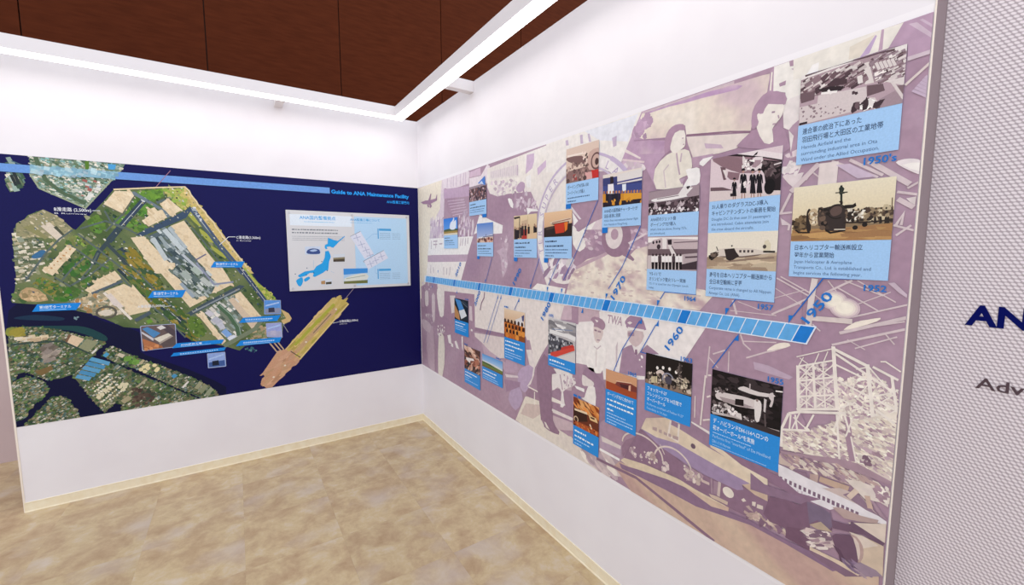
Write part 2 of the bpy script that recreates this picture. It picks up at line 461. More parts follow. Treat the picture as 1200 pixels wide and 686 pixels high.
URB = ['#b9bfae', '#d7d2c0', '#8fa49a', '#5f7a74', '#4d6650', '#7c8a6a', '#9fb0a6', '#66795c', '#3f5a48', '#a5a08a']
GRN = ['#3f5b35', '#4f6b3b', '#5f7a44', '#38503a', '#6d7f52', '#2f4a34']
# city island, top
p = Print(WB, b0+0.0004, clip=CLIP)
isl = m1('165,55 910,118 880,160 600,460 240,305 165,190')
p.poly(isl, '#6f8672')
p.blobs(isl, 900, 0.0055, URB+['#c9cdbf', '#e3ddce', '#86b3ae'], asp=1.3, rot=-0.35, quad=True)
p.line(m1('210,60 240,140 290,240 420,340 600,420'), 0.02, '#53684f')
p.poly(m1('775,115 840,120 830,160 780,158'), '#4b9bd0'); p.poly(m1('595,92 628,92 630,158 600,158'), '#557a2c')
p.blobs(m1('560,230 760,260 640,400 500,330'), 26, 0.009, ['#a8645c', '#5a86b0', '#d8d8d0', '#e8e0d8', '#c9cfc8'], quad=True, rot=-0.35)
p.line(m1('165,190 240,305 600,460 880,160'), 0.008, '#9aa58a')
p.build('city_island', M_PRINT_MAP, mapr)
p = Print(WB, b0+0.0004, clip=CLIP)
pol = m1('0,70 25,90 60,130 130,260 110,290 0,305'); p.poly(pol, '#6a7058')
p.blobs(pol, 40, 0.012, URB, asp=1.6, rot=1.9, quad=True)
for t in ('40,180 85,275', '20,200 60,285'): p.line(m1(t), 0.014, '#2b3336')
p.line(m1('20,90 120,130 175,130'), 0.006, '#4d6a78')
p.build('harbour_island', M_PRINT_MAP, mapr)

# airport island
p = Print(WB, b0+0.0004, clip=CLIP)
coast = (m1('820,315 1150,300')+m5('310,28 345,60 358,90 400,140 415,170 470,225 485,255 535,305 550,340 590,385 605,415 650,465 670,500 710,545 760,610')
         +m6('790,50 830,100 880,170 940,225 990,260 1020,310 1060,380 1120,415 1145,455 1130,480 1080,505')
         +n4('930,430 720,470 690,495 600,468 430,440 370,395 340,365 328,345')
         +m3('1020,200 900,190 760,130 640,85 540,65')+m2('400,615 200,612 100,605 30,600 18,580 50,500 60,400 40,200 30,90')
         +m1('45,640 60,580 125,545 150,515 270,470 380,520 500,620 525,630 740,410'))
p.soft(coast, ['#4c6038', '#62724a', '#7c8458'], 6, 0.03)
p.blobs(coast, 420, 0.011, GRN+['#76824c', '#8a8a55', '#7a8660', '#6b7a5c', '#8e9170'], asp=1.6, rot=-0.9)
# west bank development
pol = m2('40,20 110,0 330,210 150,430 100,450 60,420 45,200'); p.poly(pol, '#6f7658')
p.blobs(pol, 170, 0.0075, ['#d8cfb8', '#b7ac8c', '#5b6b50', '#89886c', '#4f5d48', '#e0d8c4', '#97a08c'], quad=True, rot=0.2, asp=1.2)
pol = m1('60,680 60,580 125,545 270,470 380,520 500,620 430,700'); p.poly(pol, '#94906c')
p.blobs(pol, 110, 0.006, ['#b9ac88', '#a29a78', '#7d7d60', '#c6bb9c'], asp=1.8, rot=-0.7)
p.poly(m2('180,235 250,190 290,195 270,240 200,255'), '#3d6d96', sm=2)
for t, c in (('250,0 320,-30 440,75 395,125', '#d8cbb8'), ('315,140 345,122 382,155 358,180', '#c4b389'), ('110,10 180,-10 310,90 285,105', '#8c8a5e'), ('350,10 375,0 440,70 430,85', '#4a4f40')): p.poly(m2(t), c)
p.poly(m2('80,540 140,480 240,500 310,580 150,590'), '#b79a72', sm=2); p.blobs(m2('90,540 140,490 240,510 290,570 150,585'), 40, 0.012, ['#d0b48a', '#9c8a62', '#c2a47c'])
p.poly(m2('150,440 240,400 400,470 620,540 460,600 330,560 220,470'), '#6e7d5e')
# green fields
for t, c in (('430,340 520,262 600,240 650,330 560,400 440,372', '#3d6c30'), ('340,560 380,480 520,488 565,520 450,592', '#3c7429'), ('210,440 260,400 390,462 330,545', '#86803c'),
             ('545,250 610,180 690,160 690,215 600,262', '#587a2e'), ('680,270 740,190 790,210 760,262 700,305', '#6d6c2c'), ('560,420 600,380 640,420 580,470', '#4c7a34'),
             ('450,130 520,80 610,130 600,150 520,105 470,145', '#87a04a'), ('720,330 800,280 810,310 760,350', '#5a7a35')):
    pg = m2(t); p.poly(pg, c, sm=3); p.blobs(pg, 40, 0.012, [c, '#4a6a34', '#55793a', '#78804a'], asp=1.5)
for t, c in (('620,560 680,520 750,570 730,640 650,640', '#5c7d33'), ('1020,335 1130,320 1199,310 1199,370 1130,405 1050,370', '#6c9638'), ('905,480 1000,375 1040,390 930,505', '#4d7a30'),
             ('990,490 1060,430 1140,440 1040,520', '#4a7d33'), ('840,560 880,530 910,540 860,580', '#708c3c'), ('940,560 990,545 1000,570 950,600', '#8a9a4a'), ('980,640 1040,590 1070,600 1050,630 1000,650', '#718a3a')):
    pg = m1(t); p.poly(pg, c, sm=3); p.blobs(pg, 26, 0.012, [c, '#5f8a3a', '#4d6f30'], asp=1.5)
pg = n3('300,130 440,118 540,270 450,232 420,262 330,172'); p.poly(pg, '#a8ab58'); p.blobs(pg, 70, 0.014, ['#8fae4c', '#c2b46a', '#9aa850', '#b8b868'])
# coast strip
pg = n3('435,112 470,160 520,215 580,285 640,350 690,420 740,490 790,560 900,690 830,690 700,520 480,245 430,130'); p.poly(pg, '#cfb878'); p.blobs(pg, 80, 0.011, ['#dcc48a', '#bfae62', '#c7b06c'])
pg = m6('745,60 800,80 880,175 985,260 1015,310 930,310 860,240'); p.poly(pg, '#a9b055'); p.blobs(pg, 50, 0.012, ['#97ac48', '#c0bb6a', '#7f9a3c'])
p.poly(m6('1060,385 1120,415 1145,455 1130,480 1080,500 1062,470 1100,455'), '#cdb07c')
for t in ('470,270 560,360 535,375 460,300', '540,390 640,470 600,480 545,420', '610,500 700,560 710,590 640,545', '700,600 760,640 720,640'): p.poly(n3(t), '#a7ab4e', sm=2)
# runways and taxiways
def way(f, t, w, c, dash=True):
    p.line(f(t), w, c)
    if dash: p.line(f(t), w*0.10, '#c8cdd0')
way(m1, '1065,390 880,600 780,720', 0.032, '#37465a'); way(m2, '880,10 700,210 660,300', 0.022, '#3a4a52', False)
p.blobs(m1('1040,385 1075,375 1080,400 1050,410'), 8, 0.008, ['#cfd3d4'])
way(n3, '480,250 660,490 830,690', 0.034, '#4a5b77'); way(n4, '685,10 840,215', 0.030, '#3b4a68')
p.blobs(n3('470,235 500,240 560,340 540,350'), 22, 0.007, ['#d6d8da', '#aab4c0'])
p.poly(n3('110,430 180,392 440,268 475,240 485,262 445,318 330,366 150,442'), '#3d5068')
p.poly(n3('70,150 100,140 300,260 345,305 320,320 270,265 170,205'), '#6c7c86')
p.poly(n3('245,208 330,178 330,190 255,225'), '#5b6b6c')
way(m2, '860,180 960,270 1140,500', 0.045, '#32424e', False); way(n4, '0,20 150,170 300,280 380,350 440,412', 0.036, '#2e3e48')
way(m2, '760,130 860,230 1000,400 1060,520', 0.018, '#3e4c50', False)
p.poly(n4('380,285 500,215 690,118 720,125 690,150 400,300'), '#45545f'); p.line(n4('420,275 690,140'), 0.010, '#8b949a')
p.poly(n4('400,300 560,215 720,140 700,165 420,310'), '#64745a')
pg = n4('0,0 60,0 220,150 400,300 450,420 420,440 300,330 120,180'); p.blobs(pg, 120, 0.014, ['#7f7430', '#4c6a33', '#3d5a38', '#97863e', '#66743c'], asp=2.4, rot=-0.85)
pg = n4('390,320 440,300 500,390 460,420 420,400'); p.poly(pg, '#5d7a35', sm=2); p.blobs(pg, 16, 0.012, ['#6d8a3c', '#4d6a30'])
pg = m2('960,170 1199,430 1199,500 1100,470 900,230'); p.blobs(pg, 70, 0.014, ['#8a7a30', '#5a6c34', '#3f5a3c', '#a08c40'], asp=2.4, rot=-0.9)
# service roads and specks of buildings between the runways
for f, t in ((m2, '540,60 700,180 860,310 1000,420'), (m2, '470,140 640,260 780,330'), (m2, '360,400 480,470 640,380 800,250'), (m1, '560,620 760,560 900,620'), (m1, '750,480 800,570 900,610 1000,660'), (m1, '985,365 900,500 760,640'), (n3, '440,330 560,470 690,640'), (n3, '500,300 620,440 760,610'), (n4, '60,0 230,170 330,270'), (n4, '0,60 110,180 260,300 380,420'), (m2, '700,210 640,330 560,420 480,470'), (m2, '600,240 500,330 420,420'), (m2, '130,430 300,200 400,100 500,30')):
    p.line(f(t), 0.009, '#5c6a66')
p.blobs(coast, 700, 0.0042, ['#c9ccc2', '#3d4a40', '#8f958a', '#46586a', '#dcd9cc', '#34452f', '#a39c78'], asp=1.5, rot=-0.9)
# aprons
TAN = '#e3d0af'
for f, t in ((m1, '740,430 830,325 960,330 978,362 890,502'), (n3, '155,335 200,300 185,265 235,245 255,270 285,262 320,315 195,375'), (n3, '270,225 325,185 420,265 340,305'),
             (n3, '340,372 432,335 600,560 705,690 600,690 520,600 470,545'), (n3, '75,450 165,440 330,615 372,612 382,640 275,690 245,690'),
             (m6, '30,0 130,0 210,15 235,50 200,80 270,150 370,300 460,270 485,300 350,370 130,110'),
             (m6, '430,0 600,55 655,140 680,190 560,250 520,260 500,230 560,180 480,90'), (n4, '640,182 695,156 822,310 770,372 700,260'), (n4, '450,290 475,275 612,440 590,462'),
             (m2, '275,355 460,150 530,180 345,388'), (m2, '595,500 675,450 668,432 830,350 862,385 882,412 650,532'), (m2, '750,510 900,452 962,482 968,455 1112,622 1100,662 940,700 860,600')):
    pg = f(t); p.poly(pg, TAN); p.blobs(pg, 24, 0.008, ['#dcc7a4', '#e9d8ba', '#d8c29e'], asp=2, rot=-0.9, jit=0.05)
for i in range(7): p.blobs(m2('%d,%d %d,%d %d,%d' % (330+i*24, 330-i*24, 336+i*24, 322-i*24, 342+i*24, 332-i*24)), 2, 0.005, ['#c0905c'])
p.line(m2('650,530 890,430'), 0.016, '#56646e'); p.line(m1('735,430 890,505 985,365'), 0.006, '#6a6d55')
# terminals
pg = n3('190,440 340,378 480,560 600,690 380,690 372,620 330,612'); p.poly(pg, '#57676d'); p.blobs(pg, 120, 0.009, ['#3f4f56', '#7b8a8c', '#9aa6a6', '#4a5a50', '#c3cbca', '#66746a'], quad=True, rot=-0.9, asp=1.8)
pg = m6('190,90 240,60 330,30 390,-20 520,150 560,180 520,260 380,300 360,240 270,150'); p.poly(pg, '#5d6d6c'); p.blobs(pg, 120, 0.010, ['#3f4f50', '#8a9694', '#aab4b0', '#4d5f4c', '#c8cec8', '#6d7b70'], quad=True, rot=-0.9, asp=1.8)
for f, t, w_, c in ((n3, '300,395 425,535', .028, '#c3cdcf'), (n3, '332,385 448,520', .018, '#aebabf'), (n3, '222,452 315,600', .026, '#bcc6c8'), (n3, '270,440 330,520', .018, '#98a6a8'), (n3, '420,560 560,690', .016, '#b9c0c6'),
                    (m6, '300,90 350,150', .034, '#a4b0a8'), (m6, '370,60 430,110', .034, '#aab8ae'), (m6, '440,140 510,200', .03, '#b9c0ba'), (m6, '280,180 380,290', .02, '#9aa8b4'), (m6, '400,20 540,190 690,170', .012, '#8d93a8'), (n3, '510,600 580,560', .008, '#6a6a8a')): p.line(f(t), w_, c)
# cargo area
pg = m6('460,410 560,350 700,270 760,480 740,600 640,620'); p.poly(pg, '#75806f'); p.blobs(pg, 130, 0.010, ['#c9c9c4', '#9fa59e', '#56645a', '#dcd8d0', '#7d8878', '#8fa09a'], quad=True, rot=-0.9, asp=1.5)
for t, c in (('465,410 500,390 545,420 505,445', '#c9c6ce'), ('510,465 560,440 610,480 560,505', '#b6b8c4'), ('555,500 600,480 630,530 590,545', '#c0c2cc'), ('595,560 630,535 680,580 640,605', '#7fa6da'), ('640,610 690,582 712,600 660,632', '#d5dbe6'), ('650,310 690,290 890,520 840,545', '#d3bfa6')): p.poly(m6(t), c)
p.line(m6('570,350 660,430 720,520 735,590'), 0.03, '#4d6a50'); p.line(m6('585,350 675,430 735,520 748,580'), 0.006, '#8aa090')
pg = m6('790,560 940,500 1060,470 1070,600 780,640'); p.blobs(pg, 50, 0.012, ['#b59e7c', '#8e9674', '#c7b08c', '#6f7d60'], quad=True, rot=0.2)
p.line(n4('600,470 780,370 830,300'), 0.03, '#76826a')
# south west terminal field
pg = m2('480,590 640,540 740,510 860,610 940,690 700,700 560,650'); p.poly(pg, '#a59a7c'); p.blobs(pg, 90, 0.010, ['#cbb894', '#8d8a70', '#6d7a66', '#d9ceb8', '#b08a58'], asp=1.5)
p.line(m3('745,-80 850,20 960,130'), 0.014, '#e4dccf'); p.ring(m3('765,75')[0], 0.045, 0.035, 0.012, '#5d5a50'); p.ell(m3('765,78')[0], 0.03, 0.02, '#d8cdbc')
p.poly(m3('760,-60 800,-75 850,-20 900,30 870,40 820,20'), '#dbcfc6'); p.line(m3('990,140 1110,75'), 0.022, '#4f5c66'); p.poly(m3('1075,140 1110,125 1130,150 1090,165'), '#6d9a3c')
p.line(coast[:2]+coast[2:18], 0.009, '#e2d0a6')
p.build('airport_island', M_PRINT_MAP, mapr)

# south bank districts
def district(t_list, base, n, name, extra=None):
    p = Print(WB, b0+0.0004, clip=CLIP); p.poly(t_list, base)
    p.blobs(t_list, n*2, 0.0085, GRN+['#5d6448', '#4d5a48', '#6b6f52', '#36483c', '#7a765c'], asp=1.3, jit=0.2)
    p.blobs(t_list, n, 0.0045, ['#a9a48e', '#7f908a', '#988a6c', '#c4c0b2', '#6d6048', '#4f6a68'], quad=True, rot=0.55, asp=1.2)
    if extra: extra(p)
    p.build(name, M_PRINT_MAP, mapr)
def ex1(p):
    p.poly(m3('445,315 495,250 590,282 535,345'), '#dcc3a4'); p.poly(m3('545,352 610,280 700,310 620,388'), '#8f9272'); p.poly(m3('440,310 470,245 490,250 455,318'), '#7a5b46')
    p.poly(m3('645,390 680,360 692,370 655,402'), '#d8d4cc'); p.line(m3('15,330 200,310 420,300 640,400'), 0.010, '#384a44')
    p.blobs(m3('260,330 360,330 400,420 300,480'), 50, 0.012, ['#8a8078', '#a09488', '#70665c'], asp=2, rot=0.5)
    p.poly(m3('200,540 330,490 350,520 260,570'), '#7a6440'); p.blobs(m3('60,270 300,260 310,290 80,300'), 26, 0.011, ['#d8c6a4', '#c0a888', '#e2d6c2'], quad=True, rot=0.1)
    p.blobs(m3('15,200 100,200 110,240 15,250'), 14, 0.02, ['#9a8f3c', '#8a9040'])
    p.line(m3('480,490 590,460'), 0.01, '#4a5a3c'); p.line(m3('450,520 560,500'), 0.01, '#4a5a3c')
district(m3('0,195 60,195 200,190 330,200 430,222 600,268 760,305 660,412 560,505 500,560 400,592 300,602 220,575 150,535 65,560 60,600 0,610'), '#5a6848', 420, 'south_district', ex1)
def ex2(p):
    p.line(m4('20,400 200,330'), 0.008, '#7c8064'); p.line(m4('40,500 250,420'), 0.008, '#7c8064')
district(m4('0,310 60,322 110,285 200,285 290,330 315,390 140,555 150,585 40,640 0,650'), '#52654a', 210, 'south_district', ex2)
district(m4('95,690 190,590 340,440 440,435 500,500 560,590 556,610'), '#626c50', 170, 'south_district', ex2)
def ex4(p):
    for i in range(5): p.poly(m7('%d,%d %d,%d %d,%d %d,%d' % (-80+i*26, 420-i*34, 30+i*38, 440-i*30+4, 50+i*36, 415-i*30, -60+i*28, 393-i*34)), ['#5c9cc4', '#4d8fba'][i % 2])
    for r in range(6):
        for c in range(9):
            q = m7('%d,%d' % (60+r*18+c*16+random.randint(-4, 4), 500+r*26-c*13+random.randint(-3, 3)))[0]
            p.ell(q, 0.006*random.choice((0.7, 1, 1.5)), 0.006, random.choice(['#d9d2b4', '#e6e0cc', '#c9bd92']), 8)
    for c in ((290, 470), (310, 490), (270, 490), (296, 512), (320, 470), (130, 548), (158, 520), (188, 500), (105, 570)): p.ell(m7('%d,%d' % c)[0], 0.012, 0.012, '#d8cfae', 12)
    p.line(m7('330,550 480,430'), 0.012, '#a9a084'); p.line(m7('290,610 350,570'), 0.03, '#a59c7c')
    p.blobs(m7('380,500 620,560 420,640 330,620'), 70, 0.013, ['#4a3a34', '#584a40', '#6a5c4c', '#3f4a3c'])
district(m7('-105,395 0,320 70,275 200,305 400,385 900,590 880,600 270,700 290,632 240,612 150,690 60,600 0,520'), '#636a4c', 430, 'industrial_district', ex4)
def ex5(p):
    for c in ((435, 355), (465, 370), (490, 345), (460, 335), (485, 320), (540, 322), (565, 348), (555, 362)): p.ell(m7('%d,%d' % c)[0], 0.012, 0.012, '#e0d3a2', 12)
    for t, c in (('245,245 265,225 312,240 290,265', '#ccc0aa'), ('135,245 165,220 188,235 160,262', '#4d9cc4'), ('410,310 450,275 466,285 425,320', '#b5a888'), ('670,405 695,388 722,402 690,425', '#4b92bc'), ('750,495 800,445 812,450 768,500', '#dcd8d0'),
                 ('850,500 890,445 918,460 880,510', '#9a9a7c'), ('880,520 935,470 960,485 910,545', '#868c6e'), ('930,550 980,490 1000,510 965,560', '#8f967c')): p.poly(m7(t), c)
    p.blobs(m7('300,260 420,270 400,320 320,300'), 16, 0.012, ['#5d8a3c', '#6f9a48'])
district(m7('130,245 195,170 420,268 650,348 830,418 980,488 1035,555 925,585 650,470 400,352 230,300'), '#67705a', 230, 'waterfront_district', ex5)

# offshore runway island, joined by a bridge
p = Print(WB, b0+0.0004, clip=CLIP)
pg = q6('545,140 615,95 678,138 372,482 285,425'); p.poly(pg, '#c4ac62'); p.blobs(pg, 90, 0.012, ['#cdb670', '#b8a258', '#b4aa4c', '#d2b47c'], asp=3, rot=0.72)
p.line(q6('350,440 600,170'), 0.034, '#c2a078'); p.line(q6('345,395 590,140'), 0.022, '#a9aa44'); p.line(q6('460,320 570,200'), 0.006, '#6a6458')
p.line(q6('678,138 376,482'), 0.010, '#dcc488'); p.line(q6('545,140 285,425'), 0.008, '#d8be84')
pg = q6('240,430 290,420 376,482 205,655 170,660 133,633 165,590 143,572'); p.poly(pg, '#c79a7c'); p.blobs(pg, 40, 0.014, ['#cfa486', '#bd9070', '#c8a07c'], asp=3, rot=0.72)
for c in ((285, 520), (215, 592), (600, 172), (415, 375)): p.ell(q6('%d,%d' % c)[0], 0.008, 0.007, '#e0d4c0', 8)
p.line(q6('320,432 380,470'), 0.008, '#6a5a48')
for t in ('185,375 243,445', '212,372 262,432', '236,370 278,422'): p.line(q6(t), 0.009, '#bfa488')
p.line(q6('268,258 305,315'), 0.005, '#8a8a92')
p.blobs(q6('30,420 70,400 120,435 70,440'), 14, 0.008, ['#3c6a72', '#547f84'])
p.build('offshore_runway', M_PRINT_MAP, mapr)

# heading stripe, heading, leader lines and runway names
p = Print(WB, b0+0.0030, clip=CLIP)
p.rect(MU0, -0.735, 2.030, 2.076, '#6a97d6')
p.poly(clip_rect(m1('165,100 890,140 800,260 170,230'), (MU0, -0.735, 2.030, 2.076)), '#8ab4c4')
p.blobs(clip_rect(m1('165,100 890,140 800,260 170,230'), (MU0, -0.735, 2.030, 2.076)), 60, 0.010, ['#9cc4cf', '#7fa9bc', '#b4d0d6', '#a3b9c4'], quad=True, rot=-0.3)
p.build('heading_stripe', M_PRINT_MAP, mapr)
p = Print(WB, b0+0.0032)
a = WB.px((388, 225.5)); b = WB.px((479, 232.2))
p.text('Guide to ANA Maintenance Facility', (a[0], a[1]-0.008), b[0]-a[0], 0.030, '#2a9df2', bold=0.035)
a = WB.px((453, 236.3)); p.text('ANA整備工場案内', (a[0], a[1]-0.012), b[0]-a[0], 0.020, '#2a9df2', bold=0.015)
p.build('heading_lettering', M_PRINT_MAP, mapr)
Wt = '#e9ecf2'
p = Print(WB, b0+0.0032)
a = m1('358,480')[0]; b = m1('648,488')[0]; p.text('B滑走路 (2,500m)', a, b[0]-a[0], 0.019, Wt, bold=0.012); p.text('B Runway', (a[0], a[1]-0.018), 0.14, 0.008, Wt); p.line(m1('655,480 715,480'), 0.003, Wt)
p.build('runway_name', M_PRINT_MAP, mapr)
p = Print(WB, b0+0.0032)
a = m5('712,432')[0]; b = m5('900,432')[0]; p.text('C滑走路(3,360m)', a, b[0]-a[0], 0.018, Wt, bold=0.012); p.text('C Runway', (a[0], a[1]-0.018), 0.09, 0.008, Wt); p.line(m5('580,482 652,418 705,418'), 0.0035, Wt)
p.build('runway_name', M_PRINT_MAP, mapr)
p = Print(WB, b0+0.0032)
a = q6('622,254')[0]; b = q6('736,246')[0]; p.text('D滑走路(2,500m)', a, b[0]-a[0], 0.017, Wt, bold=0.012); p.text('D Runway', (a[0], a[1]-0.017), 0.06, 0.007, Wt); p.line(q6('580,258 618,250'), 0.003, Wt)
p.build('runway_name', M_PRINT_MAP, mapr)
p = Print(WB, b0+0.0032)
a = n4('105,250')[0]; b = n4('262,250')[0]; p.text('A滑走路(3,000m)', a, b[0]-a[0], 0.015, Wt, bold=0.012); p.line(n4('262,242 295,238'), 0.003, Wt)
p.build('runway_name', M_PRINT_MAP, mapr)
p = Print(WB, b0+0.0032); p.line(n3('245,110 342,0'), 0.004, '#9a7088'); p.build('leader_line', M_PRINT_MAP, mapr)
p = Print(WB, b0+0.0032); p.line(q6('655,110 712,40'), 0.004, '#9a8a98'); p.build('leader_line', M_PRINT_MAP, mapr)
# blue name tags
for t, f, body, sub in (('185,670 225,612 570,598 530,655', m2, '第3旅客ターミナル', 1), ('22,295 60,240 320,232 290,290', m6, '第1旅客ターミナル', 1), ('512,58 540,12 778,10 752,58', m6, '第2旅客ターミナル', 1),
                  ('210,688 245,650 618,618 600,650', m6, 'ANA機体工場', 1), ('665,253 690,225 1098,180 1085,206', m7, '', 2), ('733,490 765,450 1060,428 1030,475', m6, '', 2), ('708,672 745,628 1066,600 1050,642', m6, '', 2)):
    p = Print(WB, b0+0.0036); q = f(t); p.poly(q, '#1a86dc')
    h = (q[1][1]-q[0][1]+q[2][1]-q[3][1])/2; L = q[3][0]-q[0][0]; ang = math.atan2(q[3][1]-q[0][1], L)
    o = (q[0][0]+L*0.17, q[0][1]+h*0.38)
    if body: p.text(body, o, L*(0.72 if sub == 1 and len(body) > 8 else 0.42), h*0.34, '#e8f2fb', ang=ang, bold=0.008)
    else:
        for i in range(16): p.raw([(o[0]+L*0.045*i, o[1]+math.tan(ang)*L*0.045*i), (o[0]+L*0.045*i+L*0.03, o[1]+math.tan(ang)*L*0.045*i), (o[0]+L*0.045*i+L*0.03, o[1]+math.tan(ang)*L*0.045*i+h*0.26), (o[0]+L*0.045*i, o[1]+math.tan(ang)*L*0.045*i+h*0.2)], hexc('#b9d8f4'), p.n+0.00004)
    p.n += 0.0001; p.line([(o[0], o[1]-h*0.2), (o[0]+L*0.6, o[1]-h*0.2+math.tan(ang)*L*0.6)], h*0.07, '#a9cff2')
    p.build('name_tag', M_PRINT_MAP, mapr)
# inset photographs with pale borders
def inset(q, label, fn):
    p = Print(WB, b0+0.0034)
    c = (sum(a[0] for a in q)/4, sum(a[1] for a in q)/4)
    def rnd(pts, k):
        r = []
        for i in range(len(pts)):
            a, b, d = pts[i-1], pts[i], pts[(i+1) % len(pts)]
            for t in (0.09, 0.03): r.append((b[0]+(a[0]-b[0])*t, b[1]+(a[1]-b[1])*t))
            for t in (0.03, 0.09): r.append((b[0]+(d[0]-b[0])*t, b[1]+(d[1]-b[1])*t))
        return [(c[0]+(x-c[0])*k, c[1]+(y-c[1])*k) for x, y in r]
    p.poly(rnd(q, 1.0), '#aab4d2'); fn(p, rnd(q, 0.955))
    p.build('inset_photo', M_PRINT_MAP, mapr, label)
def L4(q):    # bilinear reader inside a quad given TL TR BR BL
    def f(t):
        r = []
        for s_ in t.split():
            a, b = (float(x) for x in s_.split(','))
            r.append(tuple((1-b)*((1-a)*q[0][k]+a*q[1][k])+b*((1-a)*q[3][k]+a*q[2][k]) for k in (0, 1)))
        return r
    return f
Q = m7('427,14 705,-4 716,178 445,212')
def fa(p, r):
    p.poly(r, '#6a5a58'); g = L4(Q)
    p.poly(g('0.03,0.5 0.4,0.75 0.6,0.95 0.08,0.98'), '#b0714c'); p.poly(g('0.05,0.12 0.2,0.06 0.55,0.35 0.35,0.52'), '#4f86b8'); p.poly(g('0.03,0.22 0.35,0.54 0.33,0.64 0.03,0.3'), '#c9c6cc')
    p.poly(g('0.35,0.55 0.82,0.36 0.92,0.44 0.5,0.72'), '#d9d2c2'); p.poly(g('0.5,0.72 0.92,0.44 0.92,0.52 0.5,0.8'), '#a59a90'); p.poly(g('0.55,0.05 0.75,0.02 0.98,0.3 0.98,0.6 0.7,0.3'), '#51474e')
    p.poly(g('0.45,0.1 0.6,0.03 0.72,0.15 0.55,0.22'), '#d8d4d2'); p.poly(g('0.55,0.78 0.96,0.5 0.98,0.9 0.6,0.95'), '#5b5050'); p.blobs(g('0.1,0.8 0.5,0.85 0.5,0.95 0.1,0.95'), 12, 0.01, ['#c98a5c', '#a0643e'])
inset(Q, 'inset photograph of a hangar with a blue roof', fa)
def sky(a, b, c):
    def fn(p, r):
        p.poly(r, a); g = L4(fn.q)
        p.poly(g('0.06,0.62 0.94,0.55 0.94,0.94 0.06,0.94'), c); p.poly(g('0.25,0.55 0.6,0.52 0.62,0.85 0.25,0.86'), b); p.poly(g('0.08,0.35 0.9,0.12 0.9,0.22 0.08,0.45'), '#a9c3ea')
    return fn
for q, a, b, c, lb in ((m6('928,312 1058,312 1062,420 930,425'), '#5a92d8', '#3a3a4c', '#8a90a8', 'inset photograph of a dark building under blue sky'), (m6('942,493 1065,486 1073,606 950,600'), '#9aa4d6', '#b6b4cc', '#a8aac8', 'inset photograph of a pale hangar front'),
                       (m7('950,230 1092,215 1100,330 958,345'), '#8fa6da', '#1e2436', '#3f5a94', 'inset photograph of a dark hangar on the water')):
    fn = sky(a, b, c); fn.q = q; inset(q, lb, fn)

# ================================================================ white information board on the map
BU0, BU1, BV0, BV1 = -1.054, -0.096, 1.268, 1.8865
board = empty('information_board', ((BU0+BU1)/2, 0, BV0))
tag(board, 'white information board with a blue map of Japan screwed onto the aerial map', 'board')
box('panel', BU0, BU1, -0.0162, -0.0068, BV0, BV1, M_BOARD, board, bevel=0.0015)
bq = Z(325, 240, 7.5, WI); c5 = Z(320, 210, 4.9, WI)
W_ = BU1-BU0; Hh = BV1-BV0
def scr(u, v):
    bm = bmesh.new(); bmesh.ops.create_cone(bm, cap_ends=True, segments=14, radius1=0.009, radius2=0.007, depth=0.003)
    bmesh.ops.rotate(bm, verts=bm.verts, matrix=Matrix.Rotation(math.pi/2, 3, 'X'), cent=(0, 0, 0)); bmesh.ops.translate(bm, verts=bm.verts, vec=(u, -0.0175, v))
    me = bpy.data.meshes.new('screw'); bm.to_mesh(me); bm.free(); me.materials.append(M_SCREW); o = bpy.data.objects.new('screw', me); COL.objects.link(o); adopt(o, board)
for u in (BU0+0.022, (BU0+BU1)/2, BU1-0.022):
    for v in (BV0+0.02, BV1-0.02): scr(u, v)
sp = BU0+W_*0.515
p = Print(WI, 0.0003); p.rect(BU0+0.025, sp-0.02, BV1-0.115, BV1-0.03, '#dfe9f2')
a = bq('195,125')[0]; b = bq('512,135')[0]; p.text('ANA国内整備拠点', a, b[0]-a[0], 0.024, '#1f9fe0', bold=0.012); p.dashes((a[0]+0.03, a[1]-0.022), 0.22, 0.007, '#63b6e4')
for i in range(2): p.dashes((BU0+0.035, BV1-0.150-i*0.024), 0.33, 0.013, '#6f7680')
for i in range(3): p.dashes((BU0+0.035, BV1-0.200-i*0.014), 0.38, 0.006, '#9a9ea6')
p.build('left_page', M_PRINT_CARD, board)
p = Print(WI, 0.0006)
for t in ('445,290 480,305 525,320 535,318 590,275 594,280 538,330 522,348 490,380 460,368 432,372 442,388 425,392 415,375 420,352 442,345',
          '420,410 450,405 466,440 470,460 455,500 448,575 425,580 400,600 330,636 312,632 320,600 285,600 250,625 200,640 182,632 185,620 240,588 320,575 345,540 392,515 415,470 420,430'): p.poly(bq(t), '#27a0e2')
p.poly(c5('132,585 150,570 168,565 172,590 160,615 145,612'), '#27a0e2', sm=2); p.poly(c5('178,575 205,560 212,572 185,590'), '#27a0e2', sm=2)
for t in ('390,500', '260,558', '158,610', '440,580', '255,618', '320,600'): p.ell(bq(t)[0], 0.004, 0.004, '#1c3c68', 8)
p.line(bq('318,490 318,560'), 0.0018, '#8fb8d8'); p.line(bq('470,585 500,600'), 0.0018, '#8fb8d8')
p.build('japan_map', M_PRINT_CARD, board, 'blue outline map of Japan')
def small(name, q, fn, label):
    p = Print(WI, 0.0009); p.poly(q, '#cfd6de'); fn(p, L4(q)); p.build(name, M_PRINT_CARD, board, label)
def f1(p, g): p.poly(g('0.03,0.04 0.97,0.04 0.97,0.96 0.03,0.96'), '#c6d3e6'); p.poly(g('0.1,0.75 0.2,0.4 0.5,0.25 0.85,0.35 0.95,0.6 0.9,0.9 0.3,0.92'), '#3a4f88', sm=3); p.poly(g('0.3,0.5 0.6,0.35 0.8,0.5 0.5,0.65'), '#a9bfe0', sm=2)
small('picture', bq('240,368 380,365 382,440 243,440'), f1, 'small picture of a domed hall')
